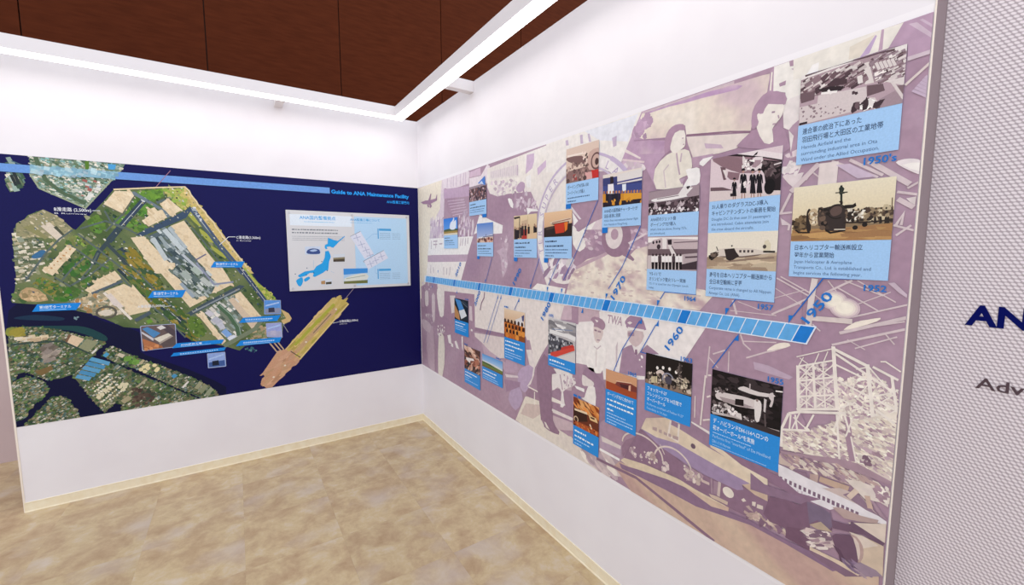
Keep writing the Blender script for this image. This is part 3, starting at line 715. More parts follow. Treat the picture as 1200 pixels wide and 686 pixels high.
def f2(p, g): p.poly(g('0,0.5 1,0.45 1,0.98 0,0.98'), '#4a4034'); p.poly(g('0,0.45 1,0.4 1,0.62 0,0.68'), '#8d8468')
small('picture', bq('490,438 592,432 592,502 492,504'), f2, 'small picture of a low building')
def f3(p, g): p.poly(g('0.05,0.3 0.4,0.25 0.4,0.8 0.05,0.8'), '#b08a5c'); p.poly(g('0.45,0.5 0.95,0.45 0.95,0.8 0.45,0.85'), '#4b4538')
small('picture', c5('272,575 338,572 340,610 273,612'), f3, 'small picture of a workshop yard')
def f4(p, g):
    p.poly(g('0,0 1,0 1,0.5 0,0.5'), '#3f8fd8'); p.poly(g('0,0.4 1,0.3 1,0.8 0,0.8'), '#a9cbe8'); p.poly(g('0.05,0.62 0.5,0.4 0.95,0.35 0.98,0.75 0.1,0.82'), '#d9dcd2', sm=2); p.poly(g('0,0.84 1,0.78 1,1 0,1'), '#6f7440')
    p.line(g('0.1,0.66 0.9,0.48'), 0.005, '#9aa89a')
R_ = c5('404,515 543,512 543,598 407,602')
p = Print(WI, 0.0004); p.rect(sp, BU1-0.025, BV0+0.022, BV1-0.030, '#b4d5ef')
a = bq('640,140')[0]; b = bq('900,145')[0]; p.text('ANA整備工場について', a, b[0]-a[0], 0.017, '#3a9ad4', bold=0.015); p.dashes((a[0], a[1]-0.018), 0.18, 0.006, '#6fb2dc')
for y in (210, 565):
    a = bq('880,%d' % y)[0]; p.rect(a[0], a[0]+0.008, a[1]-0.085, a[1], '#3a98d6'); p.rect(a[0]+0.012, a[0]+0.115, a[1]-0.018, a[1], '#4aa0d8')
    for i in range(5):
        p.dashes((a[0]+0.018, a[1]-0.04-i*0.012), 0.09, 0.005, '#6d8fae'); p.dashes((a[0]+0.125, a[1]-0.04-i*0.012), 0.07, 0.005, '#7fa0bc')
p.line(bq('780,310 840,258 880,258'), 0.002, '#6aa6d4'); p.line(bq('860,535 862,600 885,605'), 0.002, '#6aa6d4')
p.build('right_page', M_PRINT_CARD, board)
p = Print(WI, 0.0008)
for t in ('640,280 730,235 850,435 770,480', '757,495 935,400 975,470 800,570'): p.poly(bq(t), '#d9dcea')
p.line(bq('640,280 730,235'), 0.004, '#8a93a4'); p.line(bq('757,497 935,402'), 0.004, '#7f8aa0'); p.line(bq('757,495 765,510'), 0.004, '#7f8aa0')
for x, y in ((700, 290), (740, 350), (780, 400), (815, 445), (820, 520), (865, 490), (915, 455)):
    for r in (0.3, 1.9):
        q = bq('%d,%d' % (x, y))[0]; p.line([(q[0]-0.03*math.cos(r), q[1]-0.03*math.sin(r)), (q[0]+0.03*math.cos(r), q[1]+0.03*math.sin(r))], 0.005, '#a8b0cc')
p.build('hangar_plan', M_PRINT_CARD, board, 'pale floor plan of a hangar with aircraft')
small('picture', R_, f4, 'picture of a white hangar under blue sky')

# ================================================================ timeline mural on the right partition
RU0, RU1 = 0.0035, -YE-0.0028
RCLIP = (RU0, RU1, MV0, MV1)
mural = empty('timeline_mural', (0, -(RU0+RU1)/2, MV0))
tag(mural, 'mauve and cream photo collage mural with a blue timeline on the right wall', 'mural')
box('paper_margin', -0.0007, -0.0001, -RU1, -RU0, MV0-0.017, MV1+0.019, mat('paper_white', (0.86, 0.83, 0.85, 1), 0.5, 0.3), mural)
box('printed_sheet', -0.001, -0.0002, -RU1, -RU0, MV0, MV1, mat('mural_sheet_edge', hexc('#cfc0cb'), 0.5), mural)
r1, r2, r3, r4 = (Z(490, y, 6.661, WR) for y in (170, 250, 330, 410))
s1, s2, s3, s4, s5 = (Z(640, y, 6.661, WR) for y in (130, 220, 310, 400, 480))
t1, t2, t3 = Z(740, 90, 6.661, WR), Z(790, 20, 6.661, WR), Z(930, 10, 6.661, WR)
t4 = Z(740, 80, 4.285, WR)
v1, v2, v3, v4, v5 = Z(760, 340, 6.661, WR), Z(900, 320, 6.661, WR), Z(900, 400, 6.661, WR), Z(900, 480, 6.661, WR), Z(900, 180, 6.661, WR)
k1, k2, k3, k4 = Z(880, 572, 6.661, WR), Z(720, 490, 6.661, WR), Z(740, 560, 6.661, WR), Z(740, 440, 6.661, WR)
D, D2, MM, ML, L, LW, V, VD, TN = '#a98b9d', '#97788b', '#c3acba', '#d6c5cc', '#e9e0d6', '#efebe8', '#bfa4c4', '#a08cac', '#c8ae9e'
c0 = 0.00105
def PB(k=0): return Print(WR, c0+k, step=0.000005, clip=RCLIP)

# ---- collage ground: big slanted picture fields
p = PB()
p.soft([(RU0, MV0), (RU1, MV0), (RU1, MV1), (RU0, MV1)], ['#a08297', D, '#b298a8'], 3, 0.05)
# far left airport view
p.poly(r1('0,340 185,270 190,560 130,640 100,900 60,1050 40,1200 0,1200'), '#ece2cf')
p.poly(r1('185,275 210,262 200,560 150,620 110,760 90,820 120,600 170,500'), '#dcccd4')
p.poly(r1('190,272 380,200 400,210 395,300 330,325 250,345 195,335'), '#e2d6dc')
for x in (230, 260, 278, 300, 332, 356, 372): p.line(r1('%d,%d %d,%d' % (x, 262-(x-230)*0.35, x-4, 335-(x-230)*0.15)), 0.010, '#c9b4c6')
p.poly(r1('400,215 485,178 490,235 400,255'), '#cfb4c6')
p.poly(r1('400,260 490,240 540,150 560,165 540,300 520,320 400,330'), '#e6dade')
p.poly(r1('200,345 400,320 400,400 200,420'), '#bfa3bb')
for i in range(6): p.line(r1('%d,%d %d,%d' % (230+i*8, 440+i*22, 360+i*5, 425+i*20)), 0.006, '#cdb8c8')
p.soft(r1('540,185 1199,-75 1199,560 965,560 880,365 800,372 700,382 620,402 560,380 540,330'), ['#e4dbd6', '#ece5dc', '#efeae6'], 4, 0.03)
p.poly(r1('560,180 780,95 790,250 560,275'), '#e3dbd6')
p.poly(r1('560,210 770,155 775,238 565,262'), '#ddd2d2')
for i in range(12): p.line(r1('%d,%d %d,%d' % (575+i*17, 208-i*4.6, 573+i*17, 255-i*2)), 0.007, '#d0c2c8')
p.line(r1('775,155 775,238'), 0.012, '#c2adbe')
p.poly(r1('848,78 905,64 905,130 890,182 838,228 842,180'), '#cdb4cc'); p.poly(r1('930,182 1000,115 1000,168 935,238'), '#cdb4cc')
p.blobs(r1('560,300 760,270 800,360 620,395'), 60, 0.012, ['#d6c6cc', '#e9e2dc', '#c9b5c0'], asp=1.6, rot=0)
p.poly(r1('700,420 730,425 748,490 722,482'), LW, sm=2); p.poly(r1('765,335 800,288 832,300 828,350 785,372'), '#b89cb4', sm=2); p.poly(r1('840,250 880,230 880,330 850,330'), LW)
p.blobs(r1('740,380 880,380 930,500 800,520 750,470'), 40, 0.012, ['#cbb6c4', '#b195a8', '#d9cad2'], asp=2)
p.poly(r1('845,490 935,505 935,518 880,520 855,545'), LW)
# sign boards held up on the far left
p.poly(r2('100,60 200,40 200,190 90,200'), '#cdbcc8'); p.blobs(r2('100,40 200,40 200,190 90,200'), 40, 0.014, ['#dccfd4', '#b79fb4', '#e6dcd8'], asp=2, rot=1.4)
p.blobs(r2('320,0 430,0 430,180 320,190'), 60, 0.013, ['#dccfd4', '#b79fb4', '#cbb8c6'], asp=2, rot=1.4)
p.poly(r2('88,198 430,180 388,322 75,328'), LW); p.poly(r2('75,382 375,378 335,525 62,500'), '#eee6e0'); p.poly(r2('75,330 388,322 380,378 75,380'), '#bda3b4')
for t in ('105,215 103,280', '118,220 150,218', '118,245 150,243', '140,210 138,275', '165,240 190,238', '335,195 330,255', '350,195 345,255', '372,195 367,255', '390,192 386,240', '100,405 98,470', '120,420 122,470', '200,420 200,480', '225,430 222,480', '250,420 245,485'): p.line(r2(t), 0.010, '#b9a6b0')
p.poly(r2('435,165 480,12 570,55 662,95 655,158 590,162 470,150'), LW)
p.poly(r2('690,170 705,250 690,330 702,400 662,505 650,400 640,330 610,295 660,270'), '#c4adbb', sm=2); p.blobs(r2('640,180 700,180 700,420 650,480'), 24, 0.012, ['#d9cbd2', '#bda2b2'])
p.poly(r2('888,590 930,548 1150,588 1140,642 1000,612'), '#efe9e2')
p.poly(r2('1050,378 1100,395 1199,430 1199,545 1080,545 1030,500 1020,440'), '#e8dfda', sm=2)
p.poly(r2('958,420 1000,440 1030,540 1010,575 985,500'), '#e8dfda')
for t in ('1090,440 1140,520', '1150,440 1190,520', '1060,400 1100,480'): p.line(r2(t), 0.010, '#bda2b2')
# propeller aircraft field, centre
p.poly(s2('190,120 420,90 340,260 250,345 200,230'), D); p.poly(s2('205,190 250,260 215,300'), LW); p.poly(s2('195,140 275,245 262,250 190,165'), '#ddd2d6')
p.poly(s2('255,345 385,262 365,330 285,385 320,440 262,500 210,440 205,300 235,320'), '#ece6df', sm=2)
p.poly(s2('390,260 440,240 440,350 520,330 410,380 330,370'), '#d9c8cc')
p.soft(s2('300,330 790,320 790,470 450,500 310,470'), ['#9f8096', '#b295a6', '#cbb6c0'], 9, 0.016); p.blobs(s2('300,330 790,320 790,470 450,500 310,470'), 60, 0.009, ['#b295a6', '#c6afbb', '#a2839a', '#d3c1c8'], asp=1.8, rot=-0.2)
p.blobs(s1('590,380 740,360 740,470 600,470'), 30, 0.018, ['#d8c4cc', '#c9afc0', '#e2d6d6'], asp=2)
p.poly(s2('0,560 180,560 240,620 190,686 0,700'), '#dccfd6'); p.blobs(s2('0,560 180,560 240,620 190,700 0,700'), 40, 0.016, ['#b49ab0', '#e8e0e0', '#9f849c'], asp=2.2, rot=0.8)
p.soft(s2('235,625 320,560 460,520 520,495 640,545 700,480 800,455 800,720 1240,800 1300,850 1200,960 150,850 190,700'), ['#bfa3a8', '#d6c4bb', '#e6dacb', '#ebe1d2', '#c9b2b2'], 16, 0.010, asp=1.6)
p.blobs(s3('200,60 800,0 800,180 1199,220 1199,370 700,310 200,210'), 70, 0.004, ['#d3c0b8', '#cdb8b2', '#e6dacb'], asp=3, rot=0.05, jit=0.05)
p.poly(s2('235,640 450,540 520,500 500,490 300,580 230,620'), '#bfa3ae')
p.ell(s2('545,390')[0], 0.085, 0.085, D2, 24); p.ell(s2('530,375')[0], 0.05, 0.058, '#ded2d0', 20); p.ell(s2('535,365')[0], 0.022, 0.024, '#b295a4', 14)
p.poly(s2('620,480 690,560 680,575 600,530'), D2); p.poly(s2('640,430 780,350 785,365 650,445'), '#dccdd0')
# warm panel behind the woman and the man, top centre
p.poly(s1('0,245 740,-5 745,10 585,400 560,470 0,480'), '#ece6e0')
p.poly(s1('300,160 700,30 720,20 640,240 420,230'), '#e4e4ea')
for t in ('152,232 172,228 178,268 156,272', '265,190 285,185 290,255 270,258', '325,180 340,177 352,240 335,243', '515,212 552,195 550,270 525,285'): p.poly(s1(t), '#c3b0c6')
p.poly(s1('628,292 745,10 800,-20 760,160 830,232 935,230 930,335 850,440 862,610 765,420 640,378 590,390'), '#bb9cb4')
p.soft(s1('640,270 745,20 800,0 800,230 930,240 920,330 700,340'), ['#b08fac', '#bb9cb4', '#cdb4c0'], 8, 0.016)
p.poly(s1('625,300 740,365 735,378 610,320'), '#e4d6d2'); p.poly(s1('600,375 770,392 765,408 590,388'), '#dcc8ca')
p.soft(t1('85,282 800,38 1085,-25 1060,120 990,190 950,330 930,430 430,460 420,380 370,370 310,410 270,480 100,490 20,460'), ['#cfb9bd', '#dccbc2', '#e6dacb', '#e9e0d6'], 5, 0.02)
p.soft(t1('85,282 400,175 800,60 870,70 830,100 700,132 560,165 420,205 300,232 120,292'), ['#bd9fba', '#b996ba', '#d6c3bd'], 8, 0.015)
p.poly(t1('85,278 800,34 800,50 85,290'), '#cbb8bc')
p.blobs(t1('30,420 120,300 160,330 100,480'), 26, 0.02, ['#c3a6bc', '#b798b0'])
p.line(t1('430,457 770,430 930,430'), 0.006, '#8d6c80'); p.line(t1('20,500 270,480'), 0.005, '#a3849a')
p.poly(t1('430,470 930,440 820,560 680,600 480,632 440,520'), '#e0d3cc'); p.poly(t1('570,520 700,530 720,560 580,560'), '#c6aebe'); p.poly(t1('470,632 640,600 620,650 530,690 470,690'), '#b79aae')
p.poly(t1('520,680 560,640 640,620 560,700'), LW)
# right of the man: white wall with dark patches
p.poly(t2('780,388 1199,245 1399,180 1399,420 1000,445 985,900 900,900 870,686 870,590 775,580'), '#e9e4dd')
p.poly(t2('470,500 780,388 775,430 740,440 470,522'), D); p.poly(t2('235,578 470,498 470,515 235,585'), '#c9b6bc'); p.poly(t2('735,590 750,425 782,388 772,580'), '#b497aa'); p.line(t2('765,430 752,575'), 0.004, L)
for t in ('900,345 1012,310 985,376 905,386', '820,520 875,495 870,530 825,545'): p.poly(t2(t), D)
p.poly(t2('915,405 985,382 970,400 930,415'), MM); p.poly(t2('1090,312 1145,285 1185,252 1180,322 1110,372'), '#b89dae'); p.poly(t2('1012,425 1065,405 1050,440 1015,450'), '#b195a6')
p.poly(t4('760,190 800,150 860,130 860,480 830,540 770,520 800,420 790,310 765,300'), '#e2d9d6')
p.poly(t4('790,312 838,262 856,270 852,360 835,410 800,425 815,340'), '#b094a6', sm=2); p.poly(t4('800,420 835,400 850,470 830,490 830,540 766,545 765,430'), '#ad90a3'); p.blobs(t4('770,430 830,420 820,540 770,540'), 14, 0.012, ['#d4c4c8'])
p.poly(v5('120,170 230,160 280,150 230,240 190,260 130,200'), '#ddd0d0', sm=2)
p.poly(v5('115,60 220,20 240,130 120,170'), '#ad90a3'); p.blobs(v5('125,60 240,100 220,160 130,160'), 12, 0.010, ['#e0d6d4'])
# top right: aircraft wing and hangar corner
p.poly(t3('0,392 862,108 740,312 430,412 80,532 0,562'), '#e6e0d6'); p.poly(t3('515,388 640,208 652,214 592,352'), '#bda4c4'); p.poly(t3('662,335 688,165 708,163 695,322'), '#b89cae'); p.poly(t3('440,300 640,200 520,380 430,400'), '#ddd3c4')
p.poly(t3('150,440 200,420 190,520 100,520'), LW)
# pilots' field
p.poly(s3('235,445 430,362 830,420 1258,478 1105,710 1050,800 790,720 770,900 450,900 440,810 235,770'), '#ece5e1')
p.poly(s3('130,440 150,320 290,330 415,362 420,440 260,450 250,470'), '#c5acb4'); p.poly(s3('125,440 150,325 255,335 250,470'), D)
p.poly(s3('545,640 560,600 555,800 545,800'), '#cdbcc0')
# airliner door field, lower left
p.poly(r3('150,18 470,62 700,100 1199,185 1140,192 1105,350 1020,300 1020,480 960,580 915,672 862,490 842,430 680,420 445,360 440,100 210,75 200,270 172,270'), '#e6dcd6')
p.poly(r3('205,75 437,100 442,320 400,300 330,290 250,300 205,270'), '#a98a9c'); p.poly(r3('248,110 290,110 292,240 262,250'), '#dfd3d0'); p.poly(r3('400,190 420,195 425,310 400,300'), '#d3c3c6')
p.poly(r3('445,358 682,410 682,436 440,386'), '#9c7f92'); p.poly(r3('440,400 682,440 682,600 640,600 560,545 500,480 445,430'), '#ddd0cc'); p.poly(r3('500,480 560,545 640,600 690,640 690,700 520,600'), '#c0a6b4')
p.poly(r3('852,458 872,458 912,655 895,655'), '#ad92a2'); p.line(r3('520,85 515,130 495,170 486,225'), 0.012, '#8c6e80')
p.poly(r3('1140,192 1199,186 1199,300 1110,300'), '#c9b0ba')
p.poly(r4('690,80 740,90 775,120 780,172 700,182 672,150'), '#b89db0', sm=2); p.poly(r4('775,215 800,150 870,118 902,140 892,230 840,332 800,300'), '#b9a2bc', sm=3)
p.poly(r4('680,190 780,205 785,220 690,215'), '#d9cbce'); p.poly(r4('735,305 790,290 818,390 762,475 705,385'), '#b6a0ba', sm=2); p.poly(r4('672,230 800,255 795,290 690,330'), '#a0829a')
p.poly(r4('762,548 836,368 940,345 960,545 990,600 1060,655 1199,680 1199,720 950,690'), '#e2d8ca'); p.poly(r4('800,500 840,420 950,430 960,500 900,540'), '#d0bcb4')
p.poly(r4('840,340 860,300 940,320 945,400 850,365'), '#9c7d90'); p.line(r4('910,330 908,430'), 0.008, L); p.line(r4('862,290 938,330'), 0.008, L)
p.poly(r4('845,0 885,0 915,120 905,200 880,270 850,290 890,220 900,140 870,118'), '#e2d7d4')
p.poly(r4('1040,300 1199,330 1199,600 1060,540'), '#a08296'); p.poly(r4('1045,370 1120,405 1118,415 1045,385'), L); p.poly(r4('1050,470 1199,535 1199,555 1050,490'), '#e0d4ce'); p.poly(r4('1060,515 1199,585 1199,620 1090,560'), D)
p.poly(r4('1050,190 1085,170 1199,190 1199,320 1050,300'), '#c4aeb6')
# lower middle ground
p.poly(s5('0,100 90,150 240,250 500,530 0,250'), '#e0d6ca'); p.poly(s5('60,210 200,220 420,370 560,420 500,528 240,380'), '#ddd2c8')
p.blobs(s5('300,330 560,400 520,500 260,360'), 50, 0.018, ['#b9a4ac', '#cbb9b8', '#e6ddd2'], asp=3, rot=-0.5)
p.poly(s5('418,200 590,290 585,365 420,310'), '#b39cae'); p.poly(s5('430,205 585,285 582,312 440,250'), '#d8ccc6'); p.line(s5('420,310 575,395'), 0.012, LW); p.poly(s5('590,290 620,240 705,210 600,372'), D2)
p.poly(s5('0,0 50,0 65,110 105,185 60,180 0,140'), D2)
p.poly(s4('45,450 150,495 150,505 45,470'), L); p.poly(s4('45,525 210,600 210,620 45,545'), '#e2d8d4'); p.poly(s4('55,580 215,640 215,700 55,690'), '#c7b0b6')
# hangar ceiling field on the right
p.poly(v1('600,65 520,190 450,292 310,525 300,700 1199,1100 1199,0 700,0'), D)
p.build('collage_ground', M_PRINT_MURAL, mural)

# ---- small jet in the sky
p = PB(0.0014); p.poly(r1('22,448 60,434 80,432 98,380 104,382 97,430 138,418 146,388 150,386 148,432 140,438 100,458 108,478 98,492 90,488 92,474 82,462 40,462'), '#a5839a')
p.poly(r1('70,468 80,462 88,486 78,488'), '#a5839a'); p.build('printed_aircraft', M_PRINT_MURAL, mural, 'small mauve jet flying in the top left corner')
# ---- round badge
p = PB(0.0014); C0 = (2.1258, 1.6661)
p.ring(C0, 0.360, 0.360, 0.012, '#c3b2cc', 20, 215, 60); p.ring(C0, 0.300, 0.300, 0.009, '#cabbd0', 40, 215, 50); p.ring(C0, 0.330, 0.330, 0.045, '#ebe5e2', 20, 215, 60)
def arc_text(body, a0, da, rr, h, col):
    for i, ch in enumerate(body):
        if ch != ' ':
            a = math.radians(a0-da*i); p.text(ch, (C0[0]+rr*math.cos(a), C0[1]+rr*math.sin(a)), None, h, col, ang=a-math.pi/2, anchor='c')
arc_text('TER SUPER', 196, 8.6, 0.311, 0.036, '#b49fc0'); arc_text('LA', 60, 10, 0.311, 0.036, '#b49fc0')
p.ring(C0, 0.360, 0.360, 0.020, '#c3b2cc', 25, 60, 12)
p.build('printed_badge', M_PRINT_MURAL, mural, 'round lilac emblem with lettering around its rim')
# ---- woman
p = PB(0.0016)
p.poly(s1('862,612 852,455 945,345 1040,308 1118,312 1142,440 1100,470 1112,500 1042,532 1072,592'), '#e4dccf', sm=2)
p.poly(s1('1092,462 1150,448 1199,450 1199,560 1140,590 1072,592 1110,525'), LW, sm=2); p.poly(s1('1142,370 1199,360 1199,440 1150,445'), '#b496a8')
p.poly(s1('928,335 930,222 960,150 1010,110 1070,104 1088,130 1080,152 1030,157 1000,200 978,250 972,305'), '#ae8da2', sm=2)
p.poly(s1('1008,172 1080,152 1090,232 1082,280 1040,312 1000,332 972,302 978,250'), '#e9e1d8', sm=2)
p.line(s1('1020,330 1030,420 1045,500'), 0.006, '#b99fae'); p.line(s1('1060,330 1050,400'), 0.006, '#c4aeb8'); p.line(s1('960,420 920,470 935,600'), 0.005, '#cdbcc0'); p.poly(s1('1040,535 1090,522 1060,575'), '#b79db0')
p.line(s1('1062,215 1076,212'), 0.004, '#b9a0ac'); p.line(s1('1070,262 1082,262'), 0.004, '#b9a0ac')
p.build('printed_person', M_PRINT_MURAL, mural, 'printed woman in a pale suit holding papers')
# ---- man in dark jacket
p = PB(0.0016)
p.poly(t4('528,392 560,358 612,310 640,305 668,376 716,370 706,305 735,288 772,310 800,400 766,425 764,440 700,410 560,400'), '#a98a9e')
p.poly(t4('640,238 655,182 762,172 758,235 732,272 708,308 714,370 668,376 630,300'), '#e9e1d8', sm=2)
p.poly(t4('605,302 608,222 640,160 690,118 770,124 774,182 688,180 662,228 632,232 640,270 626,300'), '#ad8ea2', sm=2)
p.poly(t4('632,235 645,228 655,260 640,270'), '#e9e1d8', sm=2); p.line(t4('706,222 722,220'), 0.005, '#9f8494'); p.line(t4('710,282 726,280'), 0.005, '#b39aa6'); p.line(t4('738,236 742,252'), 0.004, '#b39aa6')
p.build('printed_person', M_PRINT_MURAL, mural, 'printed dark-haired man in a dark jacket')
# ---- pilots
p = PB(0.0016)
p.poly(s3('318,700 340,640 385,600 440,595 470,650 462,760 430,850 360,835 320,790'), '#efe9e4', sm=2)
p.poly(s3('372,486 442,508 442,562 412,612 382,592'), '#d8c6c2', sm=2); p.poly(s3('350,430 380,408 440,430 464,470 456,502 440,512 400,490 372,486 376,462'), '#a58697', sm=2)
p.poly(s3('380,428 410,440 400,455'), '#e4dad6'); p.line(s3('378,512 398,518'), 0.008, '#8f7080'); p.line(s3('405,522 430,528'), 0.008, '#a58a96'); p.line(s3('398,590 420,592'), 0.006, '#a58a96'); p.line(s3('375,640 400,660 430,635'), 0.006, '#cdbcc0'); p.line(s3('395,660 390,800'), 0.005, '#d8cac8')
p.build('printed_person', M_PRINT_MURAL, mural, 'printed pilot in a peaked cap and white shirt')
p = PB(0.0016)
p.poly(s4('572,245 598,62 640,38 672,28 700,112 715,105 790,28 885,102 782,100 785,275 640,262'), '#a3869a')
p.poly(s4('678,40 700,20 760,15 770,25 722,92 700,112'), '#e6dedc'); p.poly(s4('696,65 712,65 716,100 704,112 694,100'), '#8c6c82')
p.poly(s3('638,518 758,525 752,600 702,645 660,612 645,580'), '#cdb8b8', sm=2); p.poly(s3('640,530 690,530 690,560 645,560'), '#a58a98')
p.poly(s3('618,445 660,400 740,408 778,492 768,516 640,500 626,472'), '#a1839a', sm=2); p.poly(s3('640,488 768,510 764,526 640,506'), '#e8e0dc'); p.poly(s3('635,455 655,445 675,455 655,470'), '#e4dad6')
p.blobs(s4('730,120 750,120 750,200 735,200'), 4, 0.006, ['#efe8e4'])
p.build('printed_person', M_PRINT_MURAL, mural, 'printed pilot in a dark uniform and peaked cap')
p = PB(0.0016); a = WR.px((711.5, 378.5)); p.text('TWA', a, 0.088, 0.040, '#b195a4', bold=0.01, shear=0.15); 
p.build('printed_lettering', M_PRINT_MURAL, mural)
# ---- boy and the white-coated figures
p = PB(0.0016)
p.poly(s4('285,250 318,206 372,214 384,252 452,322 465,420 470,600 380,620 385,380 350,320 330,296 300,290'), '#9b7d92', sm=2)
p.poly(s4('272,440 300,440 330,352 382,362 387,505 330,480'), '#ece5e0', sm=2); p.poly(s4('285,262 330,290 372,322 370,352 320,350 285,340'), '#e2d8d4', sm=2); p.poly(s4('222,345 300,372 300,400 240,372'), LW)
p.build('printed_person', M_PRINT_MURAL, mural, 'printed boy in a white shirt seen from behind')
p = PB(0.0016)
p.poly(s4('62,212 140,232 205,260 235,330 190,360 135,395 148,500 112,512 122,400 90,360 50,385 48,260'), '#e6dedb', sm=2); p.line(s4('110,260 130,380'), 0.008, '#b59ba8'); p.line(s4('170,270 160,350'), 0.008, '#c2aab4'); p.blobs(s4('120,250 220,270 230,340 140,380'), 16, 0.010, ['#b39aa8', '#d0bfc4'])
p.poly(s4('110,490 148,490 135,512'), LW); p.build('printed_person', M_PRINT_MURAL, mural, 'printed pale figure leaning forward beside the suited man')
# ---- suited silhouette
p = PB(0.0017)
p.poly(r4('985,32 1020,70 1030,130 1062,150 1082,186 1046,192 1040,330 1050,540 1075,600 1104,640 1100,664 1060,652 1020,630 985,602 980,552 960,546 945,380 930,300 925,150 950,90'), '#927388')
p.poly(r4('985,560 1000,570 1030,628 1000,605'), '#ddd2ca'); p.build('printed_person', M_PRINT_MURAL, mural, 'printed standing man in a dark suit, head out of view')
# ---- crowd by the airliner door
p = PB(0.0016)
for t, c in (('55,80 80,80 82,182 58,186', '#dccfcd'), ('108,110 132,110 132,300 114,300', '#d6c6c8'), ('150,62 172,62 200,250 172,272 150,130', '#e9e1da'), ('70,400 118,350 132,700 80,640', '#bfa6b2'), ('162,420 202,430 207,640 172,810 158,700', '#e2dace'),
             ('30,300 60,300 100,340 90,400 40,360', '#c9b4bc')): p.poly(r3(t), c, sm=2)
p.blobs(r3('150,320 212,320 205,430 150,412'), 34, 0.012, ['#ece5e0', '#cdbbc2', '#a58798']); p.blobs(r3('60,260 110,250 120,340 60,330'), 20, 0.012, ['#d9ccd0', '#b89faf'])
for t in ('230,420 255,415 262,490 240,480', '285,468 300,462 322,530 300,520', '340,430 350,430 352,545 344,520', '260,480 275,490 275,515 258,505', '415,370 428,378 424,392 412,384'): p.poly(r3(t), '#eae3e0')
p.poly(r3('25,40 55,20 50,200 30,200'), '#b195a6'); p.blobs(r3('30,0 110,0 110,60 40,80'), 16, 0.014, ['#d9ccd0', '#a58798'])
p.build('printed_crowd', M_PRINT_MURAL, mural, 'printed group of people with flowers at an aircraft door')['kind'] = 'stuff'

# ---- hangar roof trusses and lamps
p = PB(0.0016)
def ls(f, items, col='#d3c2c4'):
    for t, wd in items: p.line(f(t), wd*0.62, col)
p.poly(t3('862,108 1112,20 1088,320 892,392 892,278 742,312'), '#b496ac')
p.poly(t3('900,122 965,108 1085,195 1075,228'), '#c9b4c2'); p.poly(t3('985,90 1010,80 1095,130 1090,150'), '#c6b0c0'); p.poly(t3('890,380 1080,318 1075,352 890,412'), '#cdbcc4'); p.line(t3('872,600 1072,420'), 0.006, '#dccdc8')
for i in range(6): p.line(t3('%d,%d %d,%d' % (930+i*20, 640-i*22, 1050+i*3, 690-i*28)), 0.006, '#c2adc0')
ls(v5, (('180,300 400,80', .022), ('100,470 180,310', .012), ('500,60 860,185', .010), ('640,50 900,170', .012), ('790,60 1110,240', .020), ('1090,272 1199,212', .008), ('330,130 420,200', .006), ('370,90 300,210', .006), ('680,110 640,150 720,190', .006), ('1010,300 1170,320', .010), ('1015,355 1140,420', .018), ('1000,560 1060,470 1040,560', .010), ('980,560 1140,600', .008), ('1000,640 1120,560', .008), ('90,470 190,460', .010), ('110,520 170,560 160,600', .010)))
p.line(v5('478,70 462,240'), 0.045, '#ddd0cc'); p.poly(v5('530,90 640,80 850,180 700,195'), '#c9b6c8'); p.poly(v5('1080,350 1160,335 1150,400 1110,380'), '#d9cccb'); p.poly(v5('100,500 160,560 110,560'), '#d3c4c8')
ls(v2, (('70,40 330,185', .007), ('100,28 355,170', .006), ('30,322 335,190', .008), ('440,160 660,58', .009), ('470,60 680,330', .005), ('540,112 860,295', .006), ('600,60 900,180', .005), ('660,345 1095,248', .007), ('560,470 1085,350', .014), ('500,562 1075,440', .010), ('680,590 1010,500', .006), ('660,260 960,150', .004), ('350,400 410,455', .006), ('700,60 1000,230', .005), ('800,420 1070,380', .006), ('0,210 300,130', .004), ('60,120 260,250', .004), ('920,480 990,560', .005), ('620,520 760,600', .004), ('330,140 560,330', .004)))
p.line(v2('368,45 345,170 325,330 318,410'), 0.016, '#dccfcb'); p.line(v2('330,352 660,380'), 0.014, '#d9cbc6')
p.poly(v2('940,80 990,75 1090,170 1085,195 1030,160'), '#c9b5c2')
for rr, c in ((1.35, '#c9b3ba'), (1.15, '#d9c9c6'), (0.95, '#e9ded2'), (0.75, '#f4ecdc')):
    p.ell(v2('515,215')[0], .024*rr, .020*rr, c); p.ell(v2('600,275')[0], .026*rr, .021*rr, c)
p.poly(v2('590,445 680,385 780,365 880,350 850,380 700,425'), '#efe4d6', sm=2); p.poly(v2('0,602 60,565 120,545 180,568 100,595 0,622'), '#efe4d6', sm=2)
ls(v1, (('480,440 455,686', .008), ('505,500 600,470', .008), ('630,480 625,640', .006), ('470,520 545,610', .006), ('765,530 1040,450', .008), ('720,345 745,420 800,470', .008), ('740,400 1000,410', .006), ('660,80 690,190', .012), ('700,90 880,160', .004), ('1199,95 970,190', .006), ('640,160 1000,200', .004)))
p.poly(v1('925,470 990,425 1060,410 1110,425 1040,455 960,470'), '#efe4d6', sm=2); p.poly(v1('820,560 940,590 1130,680 1100,700 830,620'), '#bda6b8')
p.poly(v5('1000,70 1100,40 1199,60 1199,160 1100,130'), '#e6dcdc', sm=3); p.poly(v5('1050,90 1199,70 1199,140'), '#f2ece6', sm=2)
ls(k4, (('580,0 540,390', .010), ('500,160 495,330', .006), ('590,170 620,160', .010), ('560,350 615,345', .010), ('600,0 625,0', .010)), '#e0d4ce'); p.poly(k4('470,358 612,440 612,462 466,385'), '#e6dcd6')
p.build('printed_hangar_roof', M_PRINT_MURAL, mural, 'printed steel roof trusses and lamps of a hangar')['kind'] = 'stuff'
